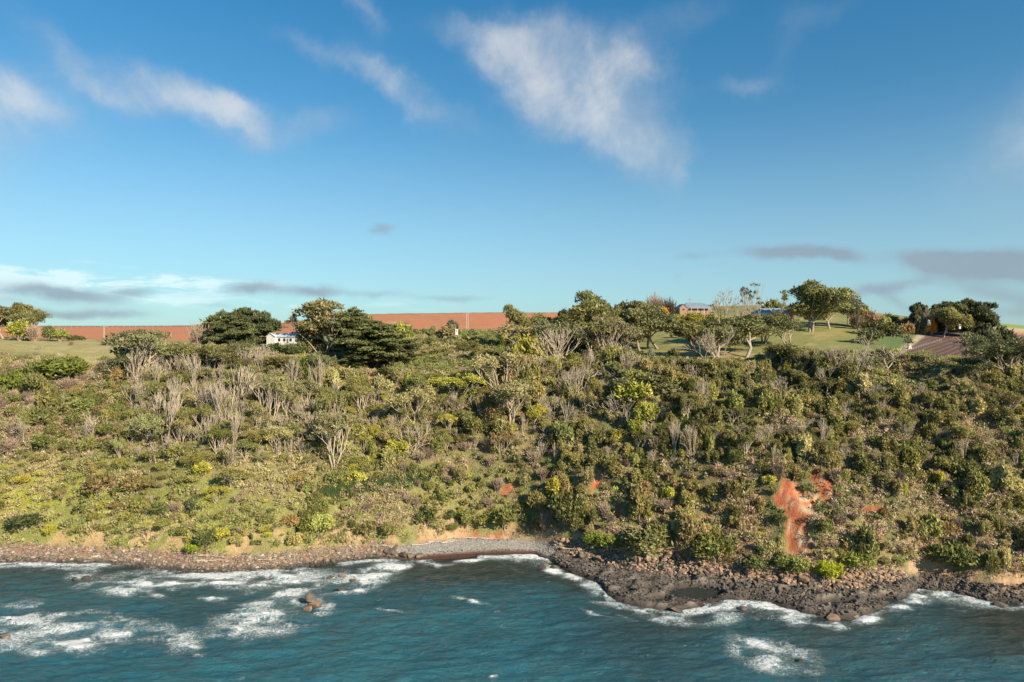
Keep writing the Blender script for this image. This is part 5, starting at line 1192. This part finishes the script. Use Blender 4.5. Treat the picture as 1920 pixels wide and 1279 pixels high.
def cottage():
    x, y, z = on(534, 300); z = zt(641, 300)-.8
    t = thing('cottage', (x, y, z), R(-12), 'white weatherboard cottage with pale iron roof beside the broad cypress', 'cottage')
    w = MB().box(-6, 6.2, -3, 3.2, -3, 3.0); w.box(-6.2, -2.2, -4.4, -3.0, -3.6, 3.0); gable_end(w, -4.4, -6.2, -2.2, 3.0, 4.3, .1, 'y'); gable_end(w, 6.0, -3, 3.2, 3.0, 4.4); gable_end(w, -6, -3, 3.2, 3.0, 4.4); w.build('wall', M_WHITE, t)
    r = gable(MB(), -6, 6.2, -3, 3.2, 3.0, 4.4); r.build('roof', M_IRON, t)
    r2 = MB(); gable(r2, -6.2, -2.2, -4.4, -1, 3.02, 4.32, .35, .15, 'y'); r2.build('porch_roof', M_IRON, t)
    MB().box(3.0, 3.6, .3, .9, 3.6, 5.1).build('chimney', M_BRICK, t)
    for wx in (-.9, 1.6, 4.6): window(t, wx, -3, .9, 1.1, 1.3)
    MB().box(2.7, 3.5, -3.06, -3, 0, 2.1).build('door', M_DBARK, t)
    # outbuilding
    x, y, z = on(567, 306); t = thing('lean_to_shed', (x, y, zt(650, 306)), R(-10), 'low white shed just right of the cottage', 'shed'); MB().box(-1.8, 1.8, -1.5, 1.5, -1, 1.4).build('wall', M_WHITE, t); MB().poly([(-2, -1.7, 1.45), (2, -1.7, 1.45), (2, 1.7, 1.8), (-2, 1.7, 1.8), (-2, -1.7, 1.55), (2, -1.7, 1.55), (2, 1.7, 1.9), (-2, 1.7, 1.9)], [(0, 1, 2, 3), (4, 5, 6, 7), (0, 1, 5, 4), (1, 2, 6, 5), (2, 3, 7, 6), (3, 0, 4, 7)]).build('roof', M_IRON, t)
cottage()
def small_shed(u, y, v, s, label, m=M_WHITE):
    x, yy, z = on(u, y); z2 = zt(v, y)
    t = thing('small_shed', (x, y, z2), R(15), label, 'shed'); MB().box(-s, s, -s*.8, s*.8, -1.5, s*1.5).build('wall', m, t); gable(MB(), -s, s, -s*.8, s*.8, s*1.5, s*2.0, .15, .08).build('roof', M_IRON, t); MB().box(-.3*s, .35*s, -s*.8-.05, -s*.8, 0, s*1.2).build('door', M_GLASS, t)
small_shed(856, 350, 623, .65, 'tiny white shed on the bank below the red field')
small_shed(493+20, 296, 661, .9, 'small pale pump shed at the foot of the cottage', M_STONE)
small_shed(1799, 352, 612, .5, 'tiny white shed under the largest skyline cypress')
small_shed(1742, 360, 605, .6, 'low white shed beside the orange autumn tree')
def brick_house():
    y = 412; x, _, z = on(1303, y); z = zt(585, y)-.4
    t = thing('brick_house', (x, y, z), R(8), 'long brick house with grey blue hipped roof on the right skyline', 'house')
    w = MB().box(-9, 9, -4, 4, -3, 2.7); w.box(-12, -7.2, -6, 1, -3, 2.5); gable_end(w, -6, -12, -7.2, 2.5, 4.5, .1, 'y'); w.build('wall', M_BRICK, t)
    hip(MB(), -9, 9, -4, 4, 2.75, 5.8).build('roof', M_SLATE, t); gable(MB(), -12, -7.2, -6, 1, 2.52, 4.52, .35, .15, 'y').build('wing_roof', M_SLATE, t)
    MB().box(-5, 7, -6.2, -4.55, 2.3, 2.42).build('verandah_roof', M_IRON, t)
    for px in (-4.8, -.8, 3.2, 6.8): MB().box(px-.08, px+.08, -6.1, -5.94, -1, 2.3).build('post', M_WHITE, t)
    for wx in (-3, 0, 3.4, 6): window(t, wx, -4, .8, 1.5, 1.2)
    window(t, -9.6, -6, .8, 1.6, 1.2)
brick_house()
def second_house():
    y = 385; x, _, z = on(1445, y); z = zt(594, y)-.8
    t = thing('white_house', (x, y, z), R(-8), 'white house with blue grey hipped roof behind the paddock trees', 'house')
    MB().box(-10, 9, -4, 4, -3, 2.8).build('wall', M_WHITE, t); hip(MB(), -10, 9, -4, 4, 2.85, 5.4).build('roof', M_SLATE2, t)
    for wx in (-6, -2, 2, 6): window(t, wx, -4, .8, 1.6, 1.2)
    b = MB().box(-16, -11.5, -5, 2, -3, 3); gable_end(b, -5, -16, -11.5, 3, 5.0, .1, 'y'); b.build('brick_wing', M_BRICK, t); gable(MB(), -16, -11.5, -5, 2, 3.02, 5.02, .35, .15, 'y').build('wing_roof', M_SLATE, t); window(t, -13.7, -5, .9, 1.4, 1.2)
second_house()
def far_shed():
    y = 400; x, _, z = on(1078, y); t = thing('farm_shed', (x, y, zt(598, y)), R(5), 'cream roofed farm shed peeping between the gums at the end of the red field', 'shed')
    MB().box(-4, 4, -3, 3, -3, 1.4).build('wall', M_WHITE, t); gable(MB(), -4, 4, -3, 3, 1.4, 2.6, .3, .12).build('roof', M_IRON, t); MB().box(-1, 1, -3.06, -3, -1, 1).build('door', M_DBARK, t)
far_shed()
def pole(u, y, vb, vt_, label, arm=True):
    x, _, z = on(u, y); zb = min(z, zt(vb, y)); top = zt(vt_, y)
    t = thing('power_pole', (x, y, zb), R(20), label, 'power pole'); h = top-zb
    MB().rod((0, 0, -1), (0, 0, h), .26, .19).build('pole', M_POLE, t)
    if arm:
        MB().box(-1.5, 1.5, -.1, .1, h-.75, h-.5).build('crossarm', M_DBARK, t)
        for q in (-1.3, -.5, .5, 1.3): MB().rod((q, 0, h-.5), (q, 0, h-.25), .07).build('insulator', M_WHITE, t)
pole(195, 345, 640, 612, 'pale power pole in front of the left red field'); pole(567, 350, 625, 607, 'pale power pole right behind the white cottage', False); pole(874.5, 395, 613, 586, 'left one of the pair of poles before the middle red field', False); pole(877.5, 397, 613, 585, 'right one of the pair of poles before the middle red field', False)
pole(1294, 430, 585, 560, 'dark power pole with crossarm rising behind the brick house'); pole(1635, 392, 600, 576, 'power pole among the rusty bushes above the paddock', False); pole(1402, 405, 590, 564, 'thin pole left of the second house', False)
def car():
    x, y, z = on(586, 304); z = zt(636, 304)
    t = thing('parked_car', (x, y, z), R(10), 'white car parked between the cottage and the pale trunked gums', 'car')
    b = MB().box(-2.1, 2.1, -.85, .85, .35, .95); b.build('body', M_PAINT, t)
    MB().poly([(-1.5, -.78, .955), (1.3, -.78, .955), (1.3, .78, .955), (-1.5, .78, .955), (-1.1, -.65, 1.5), (.6, -.65, 1.5), (.6, .65, 1.5), (-1.1, .65, 1.5)], [(4, 5, 6, 7), (0, 1, 5, 4), (1, 2, 6, 5), (2, 3, 7, 6), (3, 0, 4, 7)]).build('cabin', M_GLASS, t)
    for sx in (-1.3, 1.3):
        for sy in (-.88, .7): MB().rod((sx, sy, .33), (sx, sy+.18, .33), .33, .33, 12).build('wheel', M_RUBBER, t)
car()
def fence(pts, step, hp, label, group=None):
    P = [Vector(on(u, y)) for u, y in pts]; x0, y0, z0 = P[0]
    t = thing('post_fence', P[0], 0, label, 'fence'); wires = MB()
    for a, b in zip(P[:-1], P[1:]):
        L = (b-a).length; n = max(1, int(L/step))
        for i in range(n):
            q = a.lerp(b, i/n); r = a.lerp(b, (i+1)/n); q.z = float(ground(q.x, q.y)); r.z = float(ground(r.x, r.y)); q = q-P[0]; r = r-P[0]
            MB().rod((q.x, q.y, q.z-.3), (q.x, q.y, q.z+hp), .11).build('post', M_POLE, t)
            for k in (.35, .65, .95): wires.rod((q.x, q.y, q.z+hp*k), (r.x, r.y, r.z+hp*k), .02, .02, 4)
    wires.build('wire', M_METAL, t)
fence([(1600, 356), (1660, 350), (1740, 346), (1770, 340)], 2.8, 1.25, 'post and wire fence along the top right of the green paddock')
fence([(1765, 340), (1740, 322), (1712, 300), (1680, 282)], 3.2, 1.2, 'post and wire fence between the paddock and the ploughed field')
fence([(100, 560), (200, 566), (330, 566)], 4.5, 1.3, 'distant fence running along the crest of the left red field')
def stump():
    x, y, z = at(1705, 655, 262); t = thing('stone_marker', (x, y, z), R(10), 'pale upright stone block standing in the lower right paddock', 'stone block')
    MB().poly([(-.9, -.7, -.3), (.9, -.7, -.3), (.9, .7, -.3), (-.9, .7, -.3), (-.55, -.4, 2.3), (.5, -.45, 2.0), (.5, .4, 2.1), (-.5, .4, 2.4)], [(0, 1, 5, 4), (1, 2, 6, 5), (2, 3, 7, 6), (3, 0, 4, 7), (4, 5, 6, 7)]).build('block', M_STONE, t)
    MB().box(-1.2, 1.2, -1, 1, -.4, .25).build('base', M_STONE, t)
stump()
def drift(u, v, L, rot, label, r=.15):
    x, y, z = at(u, v); rng = np.random.default_rng(int(u*7)); segs = []; p = np.array([-L/2, 0, 0.]); d = np.array([1., 0, 0])
    for i in range(4):
        q = p+(d+rng.normal(0, .25, 3)*[1, 1, .2])*L/4; segs.append((p, q, r*(1-.18*i), r*(1-.18*(i+1)))); p = q
        if i in (1, 2): segs.append((p, p+np.array([.3, rng.choice([-1, 1])*.9, .35])*L*.16, r*.4, r*.15))
    V, F = tubes(segs, 6); o = link('driftwood_log', mesh_np('driftwood_log', V, F, M_DRIFT, smooth=True)); o.location = (x, y, z+.3); o.rotation_euler = (0, 0, R(rot)); tag(o, label, 'driftwood')
for (u, v, L, rot, l) in [(800, 1022, 9, 25, 'long bleached log at the back of the pebble beach, left end'), (826, 1016, 8, 18, 'bleached log lying along the upper pebble line'), (865, 1012, 10, 5, 'longest bleached log at the back of the pebbles'), (900, 1012, 7, -4, 'bleached log right of the longest one'), (925, 1013, 8, -6, 'bleached log at the right end of the pebble beach'), (845, 1018, 6, 30, 'short bleached log slanting across the pebbles'), (718, 1027, 6, -5, 'pale log at the right end of the brown cobbles'), (498, 1053, 5, 4, 'small pale log lying on the brown cobbles'), (395, 1056, 8, -4, 'grey log lying on the left cobbles'), (400, 1046, 8, 0, 'grey log at the back of the left cobbles'), (1080, 1034, 9, -14, 'bleached pole lying behind the dark boulders')]:
    drift(u, v, L, rot, l)
ORD = ['', 'second', 'third', 'fourth', 'fifth', 'sixth', 'seventh', 'eighth', 'ninth', 'tenth', 'eleventh', 'twelfth', 'thirteenth', 'fourteenth', 'fifteenth', 'sixteenth', 'seventeenth', 'eighteenth', 'nineteenth', 'twentieth']
CARD = ['', 'one', 'two', 'three', 'four', 'five', 'six', 'seven', 'eight', 'nine', 'ten', 'eleven', 'twelve', 'thirteen', 'fourteen', 'fifteen', 'sixteen', 'seventeen', 'eighteen', 'nineteen', 'twenty']
def single_out():
    by = {}
    for o in PL: by.setdefault(o.get('label'), []).append(o)
    for lab, os_ in by.items():
        n = len(os_)
        if n > 20:      # too many to count off: halve by place first
            os_.sort(key=lambda o: o.location.x/o.location.y); m = n//20+1
            for q in range(m):
                part = os_[q*n//m:(q+1)*n//m]
                for i, o in enumerate(part): o['label'] = f'{lab}, ' + (ORD[i]+' ' if i else 'first ') + 'in ' + ['the left', 'the middle', 'the right', 'the far right'][q if m != 2 else q*2] + ' part'
            continue
        if n < 2: continue
        os_.sort(key=lambda o: o.location.x/o.location.y)
        if len(lab.split()) > 13: lab = lab.replace('just ', '').replace('middling ', '')
        for i, o in enumerate(os_):
            w = 'leftmost' if i == 0 else 'rightmost' if i == n-1 else ('middle one' if n == 3 else ORD[i]+' from left')
            o['label'] = f'{lab}, {w} of {CARD[n]}'
single_out()
for o in PL:
    l = o['label']
    for cut in ('just ', 'middling ', 'small ', 'broad '):
        if len(l.split()) > 16: l = l.replace(cut, '', 1)
    o['label'] = l
print('objects', len(bpy.data.objects))
